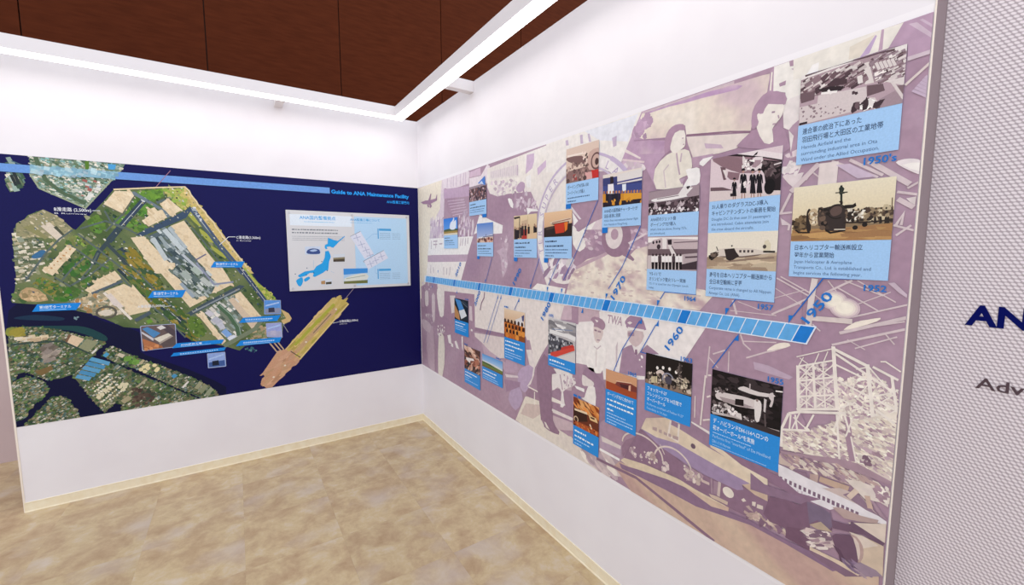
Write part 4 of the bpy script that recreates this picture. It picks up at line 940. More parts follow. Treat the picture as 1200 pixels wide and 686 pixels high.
# ---- scaffolding
p = PB(0.0018)
p.soft(v3('540,330 640,300 800,250 1010,400 1010,900 560,900 545,540'), ['#c9b5b6', '#ddd0c6', '#e9dfd2'], 14, 0.012); p.poly(v3('235,300 520,280 540,530 240,530'), '#c2adb2')
p.blobs(v3('540,300 800,240 1010,400 1010,760 560,760'), 700, 0.0042, ['#b79ca8', '#ebe2d4', '#e4d9cc', '#cbb8b6', '#a88a98', '#f0e8da'], asp=1.8)
p.blobs(v3('240,200 520,160 540,530 240,530'), 260, 0.0036, ['#e2d6ce', '#a58798', '#d3c3c2', '#b89dac'], asp=1.8)
Y = '#ebe2d8'
ls(v3, (('235,190 240,535', .014), ('355,185 372,530', .010), ('512,40 542,535', .015), ('778,180 838,760', .014), ('968,270 1008,560', .010), ('300,190 305,530', .005), ('430,170 450,530', .006),
        ('225,198 515,150', .008), ('228,312 520,280', .008), ('230,432 528,420', .008), ('225,532 560,530', .012), ('225,122 510,58', .005), ('515,60 770,190', .013), ('520,92 990,405', .010), ('528,182 820,322', .008), ('540,300 800,440', .008),
        ('820,200 1020,305', .010), ('820,442 985,532', .010), ('830,572 1005,652', .010), ('690,220 770,205', .005), ('830,430 970,405', .007), ('780,190 960,400', .006), ('790,330 700,440', .004), ('545,440 790,560', .007), ('880,160 920,160 1040,240', .006), ('560,520 680,480 780,560', .006), ('850,500 980,420', .005), ('900,600 1000,540', .005), ('985,400 1020,380', .006)), Y)
for (x0, x1) in ((238, 358), (358, 520)):
    for (y0, y1) in ((195, 308), (308, 428), (428, 530)):
        ls(v3, (('%d,%d %d,%d' % (x0, y0, x1, y1-15), .005), ('%d,%d %d,%d' % (x0, y1, x1, y0-15), .005)), Y)
ls(v3, (('240,195 280,125', .004), ('360,185 400,95', .004), ('430,175 470,80', .004), ('250,130 330,190', .004)), Y)
p.build('printed_scaffold', M_PRINT_MURAL, mural, 'printed pale lattice of hangar scaffolding')
p = PB(0.0024)
p.soft(v4('105,160 170,150 330,160 540,90 620,100 1010,20 965,565 640,425 520,392 120,312'), ['#cfbfba', '#e0d4c6', '#ece3d5'], 12, 0.012)
p.blobs(v4('110,170 540,110 1000,60 965,540 640,420 520,385 130,310'), 900, 0.0042, ['#cbb9b4', '#b79fa8', '#ece3d3', '#d6c8bb', '#a88c98', '#efe7d9', '#dccfbf'], asp=2.0, rot=-0.25)
p.poly(v4('170,30 250,20 300,110 280,160 170,160'), '#a98b9e'); p.poly(v4('610,50 640,60 660,210 690,410 640,400 610,240'), '#a58898')
ls(v4, (('165,30 108,150 105,290', .012), ('165,30 250,18 610,30', .012), ('110,155 320,165', .010), ('180,40 170,150', .008), ('215,40 230,155', .008), ('250,25 190,150', .006), ('200,60 300,150', .006), ('360,40 300,150', .008), ('570,30 520,150', .008), ('600,40 640,180', .008), ('660,80 610,210', .006), ('650,210 690,410', .006), ('840,0 990,110', .010), ('540,40 560,390', .008), ('320,230 325,300', .004)), Y)
p.poly(v4('715,360 790,375 800,430 720,415'), '#9d8190'); p.blobs(v4('715,360 790,375 800,430 720,415'), 14, 0.006, ['#d9cdc4', '#7f6474'])
p.poly(v4('95,320 260,345 540,382 700,420 965,562 962,590 640,470 520,430 110,345'), '#a78c98'); p.poly(v4('90,350 250,390 520,440 700,510 960,640 955,700 620,580 330,480 180,450 85,420'), '#c9b5aa')
p.blobs(v4('90,350 250,380 520,430 800,540 950,640 620,570 200,440'), 200, 0.0048, ['#a68b96', '#dccfc2', '#b79d98', '#8f7484'], asp=2.6, rot=-0.4)
p.poly(v4('600,540 720,560 960,650 955,740 760,700'), '#ded2c8'); p.poly(v4('410,520 640,600 620,650 400,560'), '#bfa491'); p.poly(v4('180,470 300,490 320,540 220,510'), '#8f7486'); p.poly(v4('330,500 400,510 390,570 330,545'), '#b99f98'); p.line(v4('180,465 205,445'), .010, '#d9c6b8'); p.line(v4('640,700 690,640'), .012, '#d8bfae')
p.build('printed_work_platform', M_PRINT_MURAL, mural, 'printed cluttered work platforms around an aircraft')
# ---- airliner nose and engine
p = PB(0.00285)
p.poly(v4('85,425 180,470 330,545 480,610 640,690')+k1('560,0 800,110 1000,218 1062,262 1060,290 1000,272 860,262 700,150 620,170 560,148 370,60')+v4('300,690 240,650 85,515'), '#e3dde0')
p.poly(k1('560,0 700,0 860,60 1000,218 800,110'), '#c9b6b0'); p.poly(k1('720,50 820,20 960,180 1000,218 900,170'), '#8f7688'); p.line(k1('765,75 830,15'), .012, '#d8c4b4'); p.line(k1('935,160 910,60'), .012, '#c9ae9e'); p.poly(k1('860,0 1080,0 1075,150 960,80'), '#dccfc8'); p.poly(k1('930,90 960,100 1075,260 1010,220'), '#a78c9a')
p.blobs(k1('960,0 1080,0 1070,120 980,60'), 20, 0.008, ['#efe6dc', '#a88c98'])
for i in range(17):
    x = 105+i*37; y = 540+i*17.2
    a = v4('%g,%g' % (x, y))[0]; p.poly([(a[0]-0.0035, a[1]-0.006), (a[0]+0.0035, a[1]-0.006), (a[0]+0.0035, a[1]+0.007), (a[0]-0.0035, a[1]+0.007)], '#7c6478')
for t in ('368,20 372,60 400,55 402,25', '425,50 430,90 455,85 455,55'): p.line(k1(t), .004, '#c8b6c2')
p.poly(k1('640,150 700,150 860,215 1000,250 990,275 850,262 730,235'), '#b79f9a'); p.poly(v4('0,480 85,515 240,650 420,700 300,720 0,560'), '#8e7086')
p.poly(k1('0,-120 110,-30 370,60 620,170 640,262 560,300 470,260 380,120 150,60 0,10'), '#8d7288')
p.poly(k1('100,200 150,66 270,88 380,130 440,105 560,150 620,200 640,262 632,335 560,268 462,282 460,490 280,382 272,312 150,262'), '#7d5f74')
p.poly(k1('440,105 560,150 625,200 640,300 600,330 520,250 460,280'), '#7a6a80'); p.poly(k1('460,285 548,262 640,345 520,320'), '#b8a490')
p.poly(k1('632,250 780,290 900,365 760,340 640,312'), '#73586c'); p.poly(k1('760,268 1060,280 1050,420 1040,450 900,370'), '#d8c8ba'); p.line(k1('780,275 1040,445'), .014, '#6f566a')
p.poly(k1('860,365 1040,455 1032,690 960,660 850,570 880,500'), '#cdb9a4'); p.poly(k1('770,340 880,375 1000,450 880,470'), '#d9cabd')
p.poly(k1('272,385 460,490 460,300 410,318 280,300'), '#74566a')
p.blobs(k1('410,315 620,365 640,470 600,480 470,440'), 120, 0.0055, ['#cbb8b4', '#7d6474', '#a58c94', '#e0d4cc'], asp=2.5, rot=0.6)
p.poly(k1('640,370 700,360 800,375 862,440 880,510 860,572 780,578 700,520 660,460'), '#6f5468', sm=2); p.poly(k1('780,362 830,380 875,450 882,520 860,575 838,575 850,500 820,420'), '#b59a94', sm=2); p.poly(k1('800,380 845,430 855,520 840,560 825,470'), '#d6c4ba', sm=2)
p.poly(k1('640,440 700,480 740,560 700,590 690,520'), '#5f465a')
p.poly(k1('460,470 700,580 880,690 740,690 560,580 462,500'), '#84697c'); p.poly(k1('462,455 700,570 860,670 840,685 640,570 462,482'), '#d6c2ac')
p.blobs(k1('700,560 860,600 980,660 900,690 760,620'), 40, 0.004, ['#8c7690', '#a8929c', '#75607a'], asp=3, rot=-0.4)
p.poly(k1('860,580 980,640 1032,690 900,690 800,600'), '#9a8696')
p.build('printed_aircraft', M_PRINT_MURAL, mural, 'printed airliner nose with dark engine in the lower right')
# ---- long fuselage with dismantled wheels and trolleys
p = PB(0.0026)
p.soft(k2('0,372 40,340 560,545 900,690')+k1('-180,210 0,280 280,420 560,570 740,690 1000,690 1000,760 140,760')+k3('500,500 0,105'), ['#bf9f96', '#c9ae9b', '#d2baa4'], 8, 0.02, asp=6, rot=-0.45)

p.poly(k2('40,350 110,380 360,450 560,545 760,690')+k1('-180,180 0,255 280,405 460,490 700,640 640,650 280,440 0,290')+k2('640,690 400,560 200,460 60,395'), '#8b6f88')
p.poly(k2('50,330 100,296 260,370 480,465 640,545 880,655 870,690 640,580 420,480 240,420 110,375'), '#d8c6ad')
p.poly(k2('75,310 120,222 205,85 380,215 560,375 780,480 980,520 1199,640 1199,800 1020,760 880,690 640,560 480,460 250,365'), '#8d6f84')
p.soft(k2('250,0 440,-5 750,170 1000,370 1199,478 1199,585 1060,515 780,372 500,200 330,150 212,82'), ['#cdb9a8', '#dccab2', '#e4d5bf'], 8, 0.02, asp=4, rot=-0.45)
p.poly(k2('212,82 330,150 500,200 800,372 1062,512 1000,522 1010,560 960,562 700,440 520,330 360,222 262,130'), '#9f8aa8')
p.poly(k2('1000,520 1060,512 1199,560 1199,650 1100,600'), '#c9b09c'); p.poly(k2('600,90 745,170 1000,370 1199,478 1199,400 1000,290 760,150 640,80'), '#8e7086')
p.poly(k4('470,370 612,462 620,560 740,640 600,560 460,470 380,420 300,380 305,345 370,375'), '#9a7e92')
p.line(k4('310,350 290,470 365,515 375,380'), .008, '#e2d6cc')
a = k2('618,220')[0]; p.ell(a, .010, .010, '#6a5464', 10)
p.dashes(k2('300,90')[0], 0.12, 0.020, '#b49c9a')
a = k2('215,255')[0]; p.ring(a, .105, .068, .007, '#d9c9c0', 0, 180, 20); a = k2('455,375')[0]; p.ring(a, .085, .072, .007, '#d9c9c0', 0, 180, 20)
p.blobs(k2('115,220 165,230 165,310 140,300'), 14, .010, ['#d3c3be', '#a88c98']); p.blobs(k2('270,270 340,295 340,380 270,350'), 22, .010, ['#d9cbc2', '#b9a09c', '#8a6c80']); p.blobs(k2('380,350 430,350 430,420 370,400'), 12, .008, ['#d3c3be'])
p.blobs(k2('540,340 600,400 680,430 650,520 560,470'), 40, .010, ['#dccfc4', '#a88c98', '#c4b0a8']); p.blobs(k2('200,280 260,260 260,330 200,330'), 8, .006, ['#d3c3be'])
p.line(k2('680,470 690,490 745,515'), .010, '#cdb8b0'); p.line(k2('760,470 765,590'), .006, '#a58c98'); p.line(k2('825,500 815,610'), .010, '#cdbab2'); p.poly(k2('780,490 815,500 805,600 775,590'), '#a08594'); p.ell(k2('892,580')[0], .020, .018, '#e6dccf', 14)
p.poly(k2('740,590 800,610 890,655 885,680 760,620'), '#cbb6a4'); p.poly(k3('860,170 880,158 900,182 875,188'), '#ddd0c4'); p.poly(k3('945,185 975,190 970,225 945,215'), '#ddd0c4'); p.poly(k3('985,205 1030,220 1030,250 980,235'), '#d6c8bc'); p.poly(k3('895,222 920,215 955,262 940,265'), '#b9a29c')
p.blobs(k3('890,262 1000,300 1199,410 1190,430 1060,372 900,290'), 50, .008, ['#d3c0b0', '#8a6c80', '#b8a098'], asp=2); p.poly(k3('1150,305 1185,320 1190,365 1160,360'), '#cdb6a6', sm=2)
p.line(k2('360,205 395,285'), .004, '#d3c3be')
p.line(k3('-270,-150 40,0 650,497'), .013, '#8a6c80')
p.build('printed_aircraft', M_PRINT_MURAL, mural, 'printed long fuselage with wheels and trolleys beneath it')

# ================================================================ timeline band of year blocks
TV0, TV1, PIT, SL = 1.3065, 1.3565, 0.03942, 0.010
p = Print(WR, 0.0042); uL, uR = 0.112, 3.0965
p.poly([(uL-0.004, TV0-0.0035), (uR, TV0-0.0035), (uR+0.022, TV1+0.0035), (uL+0.014, TV1+0.0035)], '#dfe8f4'); p.build('timeline_band', M_PRINT_MURAL, mural, 'long white-edged timeline band across the mural')
u_dark = 3.085; i = 0
while True:
    uc = u_dark-i*PIT
    if uc < 0.135: break
    p = Print(WR, 0.0043); dk = (i % 10 == 0); a, b = uc-PIT/2+0.0016, uc+PIT/2-0.0016
    p.poly([(a-SL, TV0), (b-SL, TV0), (b+SL, TV1), (a+SL, TV1)], '#0f78cc' if dk else '#5fa9e2'); p.build('year_block', M_PRINT_MURAL, mural); i += 1
BL, BD = '#1b74c8', '#1a67c0'
# decade numerals, climbing along the slant
for body, f, t0, t1_, hh in (('1950', v2, '318,400', '520,180', .026), ('1960', s3, '962,676', '1080,510', .027), ('1970', s3, '533,280', '628,108', .027), ('1980', r3, '978,308', '1040,178', .027), ('1990', r2, '755,565', '810,445', .027), ('2000', r3, '452,195', '490,85', .027), ('2010', r2, '300,500', '340,395', .027)):
    a = f(t0)[0]; b = f(t1_)[0]; ang = math.atan2(b[1]-a[1], b[0]-a[0]); p = Print(WR, 0.0045)
    p.text(body, a, math.hypot(b[0]-a[0], b[1]-a[1]), hh, BL, bold=0.02, ang=ang, shear=0.0); p.build('decade_numeral', M_PRINT_MURAL, mural)

# ================================================================ photo cards on the timeline
e1, e2, e3, e4, e5 = Z(900, 40, 4.286, WR), Z(930, 200, 9.146, WR), Z(820, 160, 10.89, WR), Z(740, 220, 4.29, WR), Z(640, 430, 9.94, WR)
UPC, LOC, INK, SUBI, WHT, SUBW = '#a3caf1', '#2c8cd8', '#2b3f62', '#4a658f', '#eaf3fc', '#b4d6f4'
def arrow(p, tip, up):
    w_, h = 0.013, 0.026
    if up: p.poly([tip, (tip[0]-0.001, tip[1]+h), (tip[0]+w_, tip[1]+h)], BL)
    else: p.poly([tip, (tip[0]+0.001, tip[1]-h), (tip[0]-w_, tip[1]-h)], BL)
def card(label, u0, u1, vt, vm, vb, upper, fn, lines=(), year=None, leader=None, tip=None, flag=None):
    base = Print(WR, 0.0044); base.rect(u0, u1, vb, vt, UPC if upper else LOC); o = base.build('photo_card', M_PRINT_CARD, mural, label)
    ph = Print(WR, 0.0046, step=0.000008, clip=(u0, u1, vm, vt)); g = L4([(u0, vt), (u1, vt), (u1, vm), (u0, vm)]); fn(ph, g); ph.build('photograph', M_PRINT_CARD, o)
    W_, x0 = u1-u0, u0+0.012
    if lines:
        tx = Print(WR, 0.0046)
        tot = sum(l[2]*1.75 for l in lines); y = vm-0.008; k = min(1.0, (vm-vb-0.012)/tot)
        for body, frac, h, kind in lines:
            h *= k; y -= h*1.35
            c = (INK if upper else WHT) if kind == 'h' else (SUBI if upper else SUBW)
            if body is None: tx.dashes((x0, y), W_*frac, h*0.9, c)
            else: tx.text(body, (x0, y), W_*frac, h, c, bold=0.006 if kind == 'h' else 0.0)
            y -= h*0.40
        tx.build('caption_text', M_PRINT_CARD, o)
    if year:
        body, pos, wd, h = year; yr = Print(WR, 0.0049)
        if body: yr.text(body, pos, wd, h, BL, bold=0.02)
        else: yr.dashes(pos, wd, h, BL)
        yr.build('year_lettering', M_PRINT_CARD, o)
    if leader or flag:
        ld = Print(WR, 0.00435)
        if leader: ld.line(leader, 0.0035, BD)
        if tip: arrow(ld, tip, upper)
        if flag: ld.rect(*flag, BL)
        ld.build('leader_line', M_PRINT_CARD, o)
    return o
def H_(b, f, h=0.0165): return (b, f, h, 'h')
def S_(b, f, h=0.0125): return (b, f, h, 's')

# ---- upper row -------------------------------------------------
def f(p, g):
    p.poly(g('0,0 1,0 1,1 0,1'), '#b49ca4'); p.poly(e1('165,210 702,45 702,85 560,95 165,235'), '#e3dcd8'); p.line(e1('190,212 330,160 560,98 640,80'), .006, '#5f4a50')
    p.poly(e1('165,235 560,100 702,85 700,230 480,250 165,330'), '#a58e94'); p.poly(e1('480,150 510,140 535,245 490,255'), '#d9cfcb')
    p.blobs(e1('165,240 480,140 490,250 300,290 165,330'), 220, .0042, ['#6a5258', '#c9bcba', '#8a7278', '#503c42', '#ddd4d0'], asp=1.8, rot=0.4, quad=True)
    p.blobs(e1('520,120 700,85 690,230 540,240'), 220, .0038, ['#7c646a', '#cfc4c2', '#97828a', '#584248', '#e3dad6'], asp=1.8, rot=0.3, quad=True)
    for t, c in (('530,145 600,120 650,140 640,165 550,190', '#8f777e'), ('265,225 300,195 310,210 280,245', '#5a434a'), ('310,215 340,185 355,200 330,230', '#6a5258'), ('300,255 340,222 400,225 400,250 310,270', '#4a363c'), ('255,280 310,265 385,262 370,285 280,295', '#2f2226'), ('160,300 240,290 235,330 170,350', '#6d575d'),
                 ('450,215 475,205 480,245 455,252', '#e0d8d4'), ('500,260 580,250 590,285 500,315', '#6a545a'), ('590,240 690,215 688,260 640,250', '#d9cfcc'), ('640,262 688,255 684,320', '#7d666c')): p.poly(e1(t), c)
    for i in range(5): p.line(e1('%d,%d %d,%d' % (545+i*20, 145-i*5, 562+i*20, 180-i*5)), .006, '#d8cecb')
    p.poly(e1('255,310 495,265 500,320 540,320 560,350 450,385 160,460 160,370 250,350'), '#d2c5c4'); p.poly(e1('560,330 640,285 684,330 680,355 570,380'), '#a08a92'); p.line(e1('625,240 684,325'), .006, '#d6cbc8')
    p.line(e1('270,300 350,290'), .006, '#ece6e2'); p.line(e1('305,282 320,302'), .005, '#ece6e2'); p.line(e1('160,455 200,445'), .006, '#2f2226')
    p.blobs(e1('410,350 560,335 560,372 430,380'), 26, .008, ['#3f2e34', '#efe8e4', '#6a545a'], asp=1.6); p.blobs(e1('160,370 250,350 450,380 170,440'), 30, .003, ['#8f7a80']); p.blobs(e1('420,295 460,290 455,302'), 3, .007, ['#4a383e'])
card('card with an aerial photograph of hangars and apron, first decade', 3.038, 3.266, 2.074, 1.936, 1.825, True, f,
     (H_('連合軍の統治下にあった', .60), H_('羽田飛行場と大田区の工業地帯', .80), S_('Haneda Airfield and the', .51), S_('surrounding industrial area in Ota', .76), S_('Ward under the Allied Occupation.', .78)), ("1950's", (3.198, 1.799), .066, .019))
def f(p, g):
    p.rect(3.037, 3.267, 1.604, 1.761, '#e6dcc2', '#d9c49a')
    p.poly(e2('0,545 100,500 300,470 700,420 1075,380 1075,560 0,690'), '#8a7458'); p.poly(e2('-10,640 400,640 700,600 1085,560 1085,820 -10,820'), '#a57a4e'); p.blobs(e2('0,660 1060,600 1060,740 0,750'), 40, .008, ['#b08858', '#97704a', '#b8905c'], asp=5, rot=0.02)
    p.blobs(e2('650,430 1070,385 1070,540 660,560'), 80, .006, ['#6d5a46', '#4a3a30', '#9a866a', '#c8b898', '#2f2520'], asp=1.2); p.blobs(e2('0,530 130,490 130,630 0,640'), 40, .007, ['#33281f', '#55432f', '#7a6448'])
    p.poly(e2('140,560 150,440 190,420 190,640 150,655'), '#2a201c', sm=2); p.poly(e2('165,460 210,410 260,430 270,570 200,590 175,540'), '#c3ad8c', sm=2); p.ring(e2('205,490')[0], .008, .011, .003, '#6a543f'); p.blobs(e2('200,460 260,450 260,560 210,570'), 14, .004, ['#8a7258', '#e4d8c0', '#5a4634'])
    p.poly(e2('270,420 340,400 420,380 470,365 540,385 560,420 560,640 480,640 430,650 340,640 330,600 270,590'), '#352b28', sm=2); p.poly(e2('395,440 440,390 510,385 525,430 500,470 430,490'), '#5d4a44', sm=3); p.ring(e2('470,440')[0], .021, .019, .0025, '#191310', 0, 300)
    p.poly(e2('270,400 310,390 340,420 320,600 270,590'), '#54443a'); p.blobs(e2('280,420 380,410 370,620 290,620'), 24, .006, ['#1f1815', '#6a5648', '#43362f'])
    p.poly(e2('535,385 560,370 640,365 670,345 680,380 640,405 560,410'), '#221a17'); p.poly(e2('560,420 660,410 650,540 560,560'), '#4a3a30'); p.blobs(e2('560,420 650,420 650,540 570,550'), 16, .006, ['#d9cfc0', '#2a211c', '#7a6654'])
    p.poly(e2('660,440 720,430 740,500 680,510'), '#c9bfae'); p.blobs(e2('660,430 760,420 760,540 670,540'), 16, .005, ['#2f2620', '#ece6d8', '#5a4a3c'])
    p.line(e2('518,160 518,355'), .005, '#2a2f28'); p.poly(e2('518,160 552,195 535,235 560,245 500,258 490,235 498,220 490,195'), '#29302a'); p.line(e2('455,240 585,232'), .003, '#3c3a30'); p.blobs(e2('500,330 535,330 535,360 505,355'), 5, .004, ['#2a211c'])
    p.line(e2('540,560 760,555 1075,530'), .004, '#2f251e'); p.line(e2('30,640 60,665 180,665'), .004, '#1f1713'); p.line(e2('350,640 400,668 560,640'), .005, '#1c1512'); p.line(e2('440,632 560,630'), .003, '#cabfae')
    for t in ('665,612', '768,580'): p.ell(e2(t)[0], .006, .006, '#1f1814', 10)
    for x in (870, 930, 985, 1010): p.poly(e2('%d,500 %d,490 %d,560 %d,570' % (x, x+18, x+26, x-8)), '#2a211c'); 
    for x in (700, 765, 890, 945, 1000, 1060): p.ell(e2('%d,%d' % (x, 415-(x-700)*.04))[0], .002, .003, '#3a2e26', 6)
    p.line(e2('1065,290 1060,400'), .002, '#6a5a48')
card('card with a sepia photograph of a helicopter on the ground', 3.037, 3.267, 1.761, 1.604, 1.500, True, f,
     (H_('日本ヘリコプター輸送㈱設立', .70), H_('翌年から営業開始', .43), S_('Japan Helicopter & Aeroplane', .61), S_('Transports Co., Ltd. is established and', .79), S_('begins services the following year.', .71)),
     ('1952', (3.219, 1.471), .047, .017), v2('943,52 435,42 200,340'), v2('163,396')[0])
def f(p, g):
    p.poly(g('0,0 1,0 1,1 0,1'), '#dbc8cc'); p.poly(e3('145,200 470,150 1070,215 1070,300 820,260 450,230 300,235 150,300'), '#ddd0d2')
    p.poly(e3('470,152 700,165 1065,222 1062,285 830,258 470,225'), '#e6dada'); p.poly(e3('170,290 260,235 450,235 640,255 820,262 1062,300 1062,330 900,320 700,470 520,470 400,430 290,390 180,320'), '#94767e')
    p.poly(e3('260,235 420,215 415,185 465,185 470,225 830,262 1062,300 1062,322 820,275 450,255 300,250'), '#2a1e22'); p.poly(e3('180,300 260,262 420,262 560,300 600,420 520,465 300,392'), '#8b6d75', sm=2)
    p.poly(e3('720,215 750,195 740,230 690,255 640,330 620,330'), '#2a1e22'); p.poly(e3('630,430 690,280 720,262 810,262 820,340 780,420 720,440'), '#e0d4d4'); p.poly(e3('670,390 700,305 790,300 785,350 720,400'), '#a68c94'); p.poly(e3('555,260 575,262 615,340 590,360 555,350'), '#ddd2d0', sm=2)
    p.poly(e3('820,300 1060,320 1060,690 860,690 830,480 790,420'), '#241a1d'); p.blobs(e3('830,330 1040,340 1040,520 850,500'), 30, .006, ['#4a3a3e', '#171012', '#6a5a5c'], asp=2); p.line(e3('955,362 1050,335'), .004, '#d6cccb')
    p.poly(e3('270,390 340,400 340,500 330,520 350,550 310,560'), '#6f555c'); p.poly(e3('300,430 360,430 345,540 320,480'), '#e0d4d2'); p.poly(e3('370,450 520,470 500,560 400,555 360,520'), '#8a6c74')
    p.poly(e3('145,655 300,650 440,690 145,700'), '#6a545a'); p.poly(e3('145,700 1060,690 1060,860 145,860'), '#d8c9c6')
    p.blobs(e3('560,280 700,300 640,440 560,430'), 20, .006, ['#cbbcbc', '#52404a', '#efe8e4'])
    for x, y, h in ((450, 540, 0.75), (565, 425, 1.0), (685, 430, 1.0), (770, 425, 1.0)):
        def at_(t): return e3(' '.join('%g,%g' % (x+a*h, y+b*h) for a, b in t))
        p.poly(at_(((-14, 52), (14, 52), (38, 72), (46, 170), (34, 178), (28, 120), (26, 165), (38, 300), (-38, 300), (-26, 165), (-28, 120), (-36, 180), (-46, 170), (-38, 72))), '#17121a')
        p.poly(at_(((-8, 52), (8, 52), (0, 90))), '#d8ccc8'); p.ell(at_(((0, 24),))[0], .0036*h, .0050*h, '#b58c80', 10); p.poly(at_(((-24, 14), (-18, -8), (4, -18), (22, -6), (24, 10))), '#1d161c', sm=2)
        for a in (-16, 14): p.line(at_(((a, 298), (a+(4 if a > 0 else -6), 372))), .0034, '#a8877c'); p.line(at_(((a-4, 376), (a+10, 376))), .003, '#17121a')
    p.ell(e3('900,640')[0], .016, .024, '#120d10', 16); p.blobs(e3('480,580 660,560 660,650 500,640'), 10, .005, ['#e0d6d4'])
    p.poly(e4('500,30 512,30 512,45 500,45'), '#2a1e22')
card('card with a photograph of uniformed crew walking under a propeller aircraft', 2.772, 3.000, 1.890, 1.745, 1.6375, True, f,
     (H_('31人乗りのダグラスDC-3導入', .80), H_('キャビンアテンダントの乗務を開始', .90), S_('Douglas DC-3s that seat 31 passengers', .84), S_('are introduced. Cabin attendants join', .82), S_('the crew aboard the aircrafts.', .63)))
def f(p, g):
    p.poly(g('0,0 1,0 1,1 0,1'), '#e6ddcb'); p.poly(e4('388,345 740,325 735,425 382,415'), '#bfab92'); p.blobs(e4('388,360 735,340 735,415 385,410'), 40, .012, ['#c9b79c', '#b09a82', '#a08a74'], asp=4, rot=0.02)
    p.poly(e4('405,340 430,315 480,305 600,305 665,318 725,322 722,328 660,335 560,345 440,348'), '#d6cabd', sm=2); p.poly(e4('440,345 560,345 660,334 640,342 560,352 470,352'), '#6d5a52'); p.poly(e4('665,320 672,270 690,262 705,285 700,322'), '#d9cfb4'); p.ell(e4('672,297')[0], .0055, .0065, '#4a4240', 12)
    p.poly(e4('470,310 520,305 530,325 545,345 500,372 480,360'), '#2f2624'); p.poly(e4('400,330 430,322 440,340 410,365 400,360'), '#352b28'); p.line(e4('430,297 438,318'), .003, '#2a2220'); p.blobs(e4('395,330 440,325 440,348 400,362'), 10, .005, ['#15100f', '#6a5a50']); p.line(e4('665,322 725,323'), .006, '#2a2220'); p.ell(e4('508,293')[0], .003, .003, '#2a2220', 8)
    for x in (545, 565, 585, 605): p.rect(*[q for q in (e4('%d,318' % x)[0][0], e4('%d,318' % (x+11))[0][0], e4('%d,322' % x)[0][1]-.003, e4('%d,314' % x)[0][1])], '#4a4040')
    p.line(e4('480,372 600,360 720,352'), .006, '#8d7868'); p.ell(e4('405,360')[0], .004, .004, '#2a2220', 8); p.ell(e4('500,362')[0], .005, .004, '#2a2220', 8)
card('card with a photograph of a small propeller aircraft on a pale airfield', 2.773, 3.0005, 1.6375, 1.513, 1.417, True, f,
     (H_('商号を日本ヘリコプター輸送㈱から', .90), H_('全日本空輸㈱に変更', .50), S_('Corporate name is changed to All Nippon', .90), S_('Airways Co., Ltd. (ANA).', .48)),
     ('1957', (2.953, 1.392), .046, .017), v1('988,95 685,70 640,130'), v1('603,199')[0])
def f(p, g):
    p.poly(g('0,0 1,0 1,1 0,1'), '#8a7880'); p.poly(s1('805,640 1199,575 1199,686 805,700'), '#a08d94'); p.poly(s2('808,130 1199,60 1199,200 808,215'), '#4a3a40'); p.blobs(s2('808,120 1199,70 1199,190 808,210'), 90, .007, ['#241a1e', '#6a585e', '#b9aaae', '#33262b'], asp=1.2)
    p.poly(s2('825,98 880,82 1030,55 1060,30 1120,5 1150,0 1100,55 1110,70 1080,82 960,100 850,112'), '#e9e4e2', sm=2); p.poly(s2('1030,60 1100,-40 1160,-62 1120,30 1080,62'), '#e3dddb'); p.poly(s2('1098,0 1120,-30 1130,-5 1110,15'), '#33282e'); p.poly(s2('960,102 1110,70 1100,85 980,115'), '#6f5f66'); p.line(s2('870,90 1040,62'), .003, '#7a6a70')
    p.blobs(s2('808,175 1199,150 1199,200 808,212'), 50, .005, ['#cfc4c6', '#efe9e8', '#3a2e33'])
card('card with a black and white photograph of a jet above a crowd', 2.515, 2.734, 1.8095, 1.7165, 1.6325, True, f,
     (H_('ANA初のジェット機', .52), H_('ボーイング727導入', .53), S_("ANA's first jet planes, Boeing 727s,", .74), S_('are introduced.', .32)))
def f(p, g):
    p.poly(g('0,0 1,0 1,1 0,1'), '#a8959a'); p.poly(s2('800,390 1195,385 1195,405 800,430'), '#efe8e4'); p.poly(s2('800,460 840,410 900,395 1195,405 1195,500 800,515'), '#c2b0b2', sm=0); p.poly(s2('800,480 1195,480 1195,520 800,530'), '#6d5a60'); p.poly(s2('800,530 1195,520 1195,640 795,640'), '#c9bbba')
    for t in ('868,425', '890,422', '842,430'): p.ell(s2(t)[0], .005, .006, '#2f242a', 8)
    p.ell(s2('883,462')[0], .009, .010, '#3a2c32', 12); p.poly(s2('912,395 945,393 945,480 912,480'), '#e4dcd8'); p.poly(s2('952,408 985,405 985,445 955,445'), '#2a1f25'); p.poly(s2('955,450 985,450 1040,560 1000,560'), '#ddd3d0'); p.line(s2('985,455 1045,560'), .004, '#6a585e')
    p.poly(s2('1075,520 1195,510 1195,590 1075,590'), '#b5a4a6'); p.line(s2('1090,545 1190,540'), .006, '#55434a'); p.line(s2('1000,430 1190,420'), .004, '#7a676d'); p.poly(s2('1060,600 1195,570 1195,640 1060,640'), '#3f3238')
    for i in range(9):
        x = 838+i*27; q = s2('%d,530' % x)[0]; p.ell((q[0], q[1]+.002), .0045, .006, '#3a2a2e', 8); p.poly(s2('%d,535 %d,535 %d,585 %d,585' % (x-13, x+13, x+12, x-12)), '#ece6e4' if i % 4 != 2 else '#4a3c42'); p.poly(s2('%d,582 %d,582 %d,640 %d,640' % (x-11, x+11, x+9, x-9)), '#1c1418')
card('card with a black and white photograph of ground crew lined up by an aircraft', 2.516, 2.735, 1.6325, 1.5035, 1.419, True, f,
     (H_('YS-11で', .26), H_('オリンピック聖火リレー実施', .75), S_('YS-11 is used for the Olympic torch', .80), S_('relay.', .12)),
     ('1964', (2.690, 1.393), .046, .017), v1('375,35 130,15 95,72'), v1('70,130')[0])
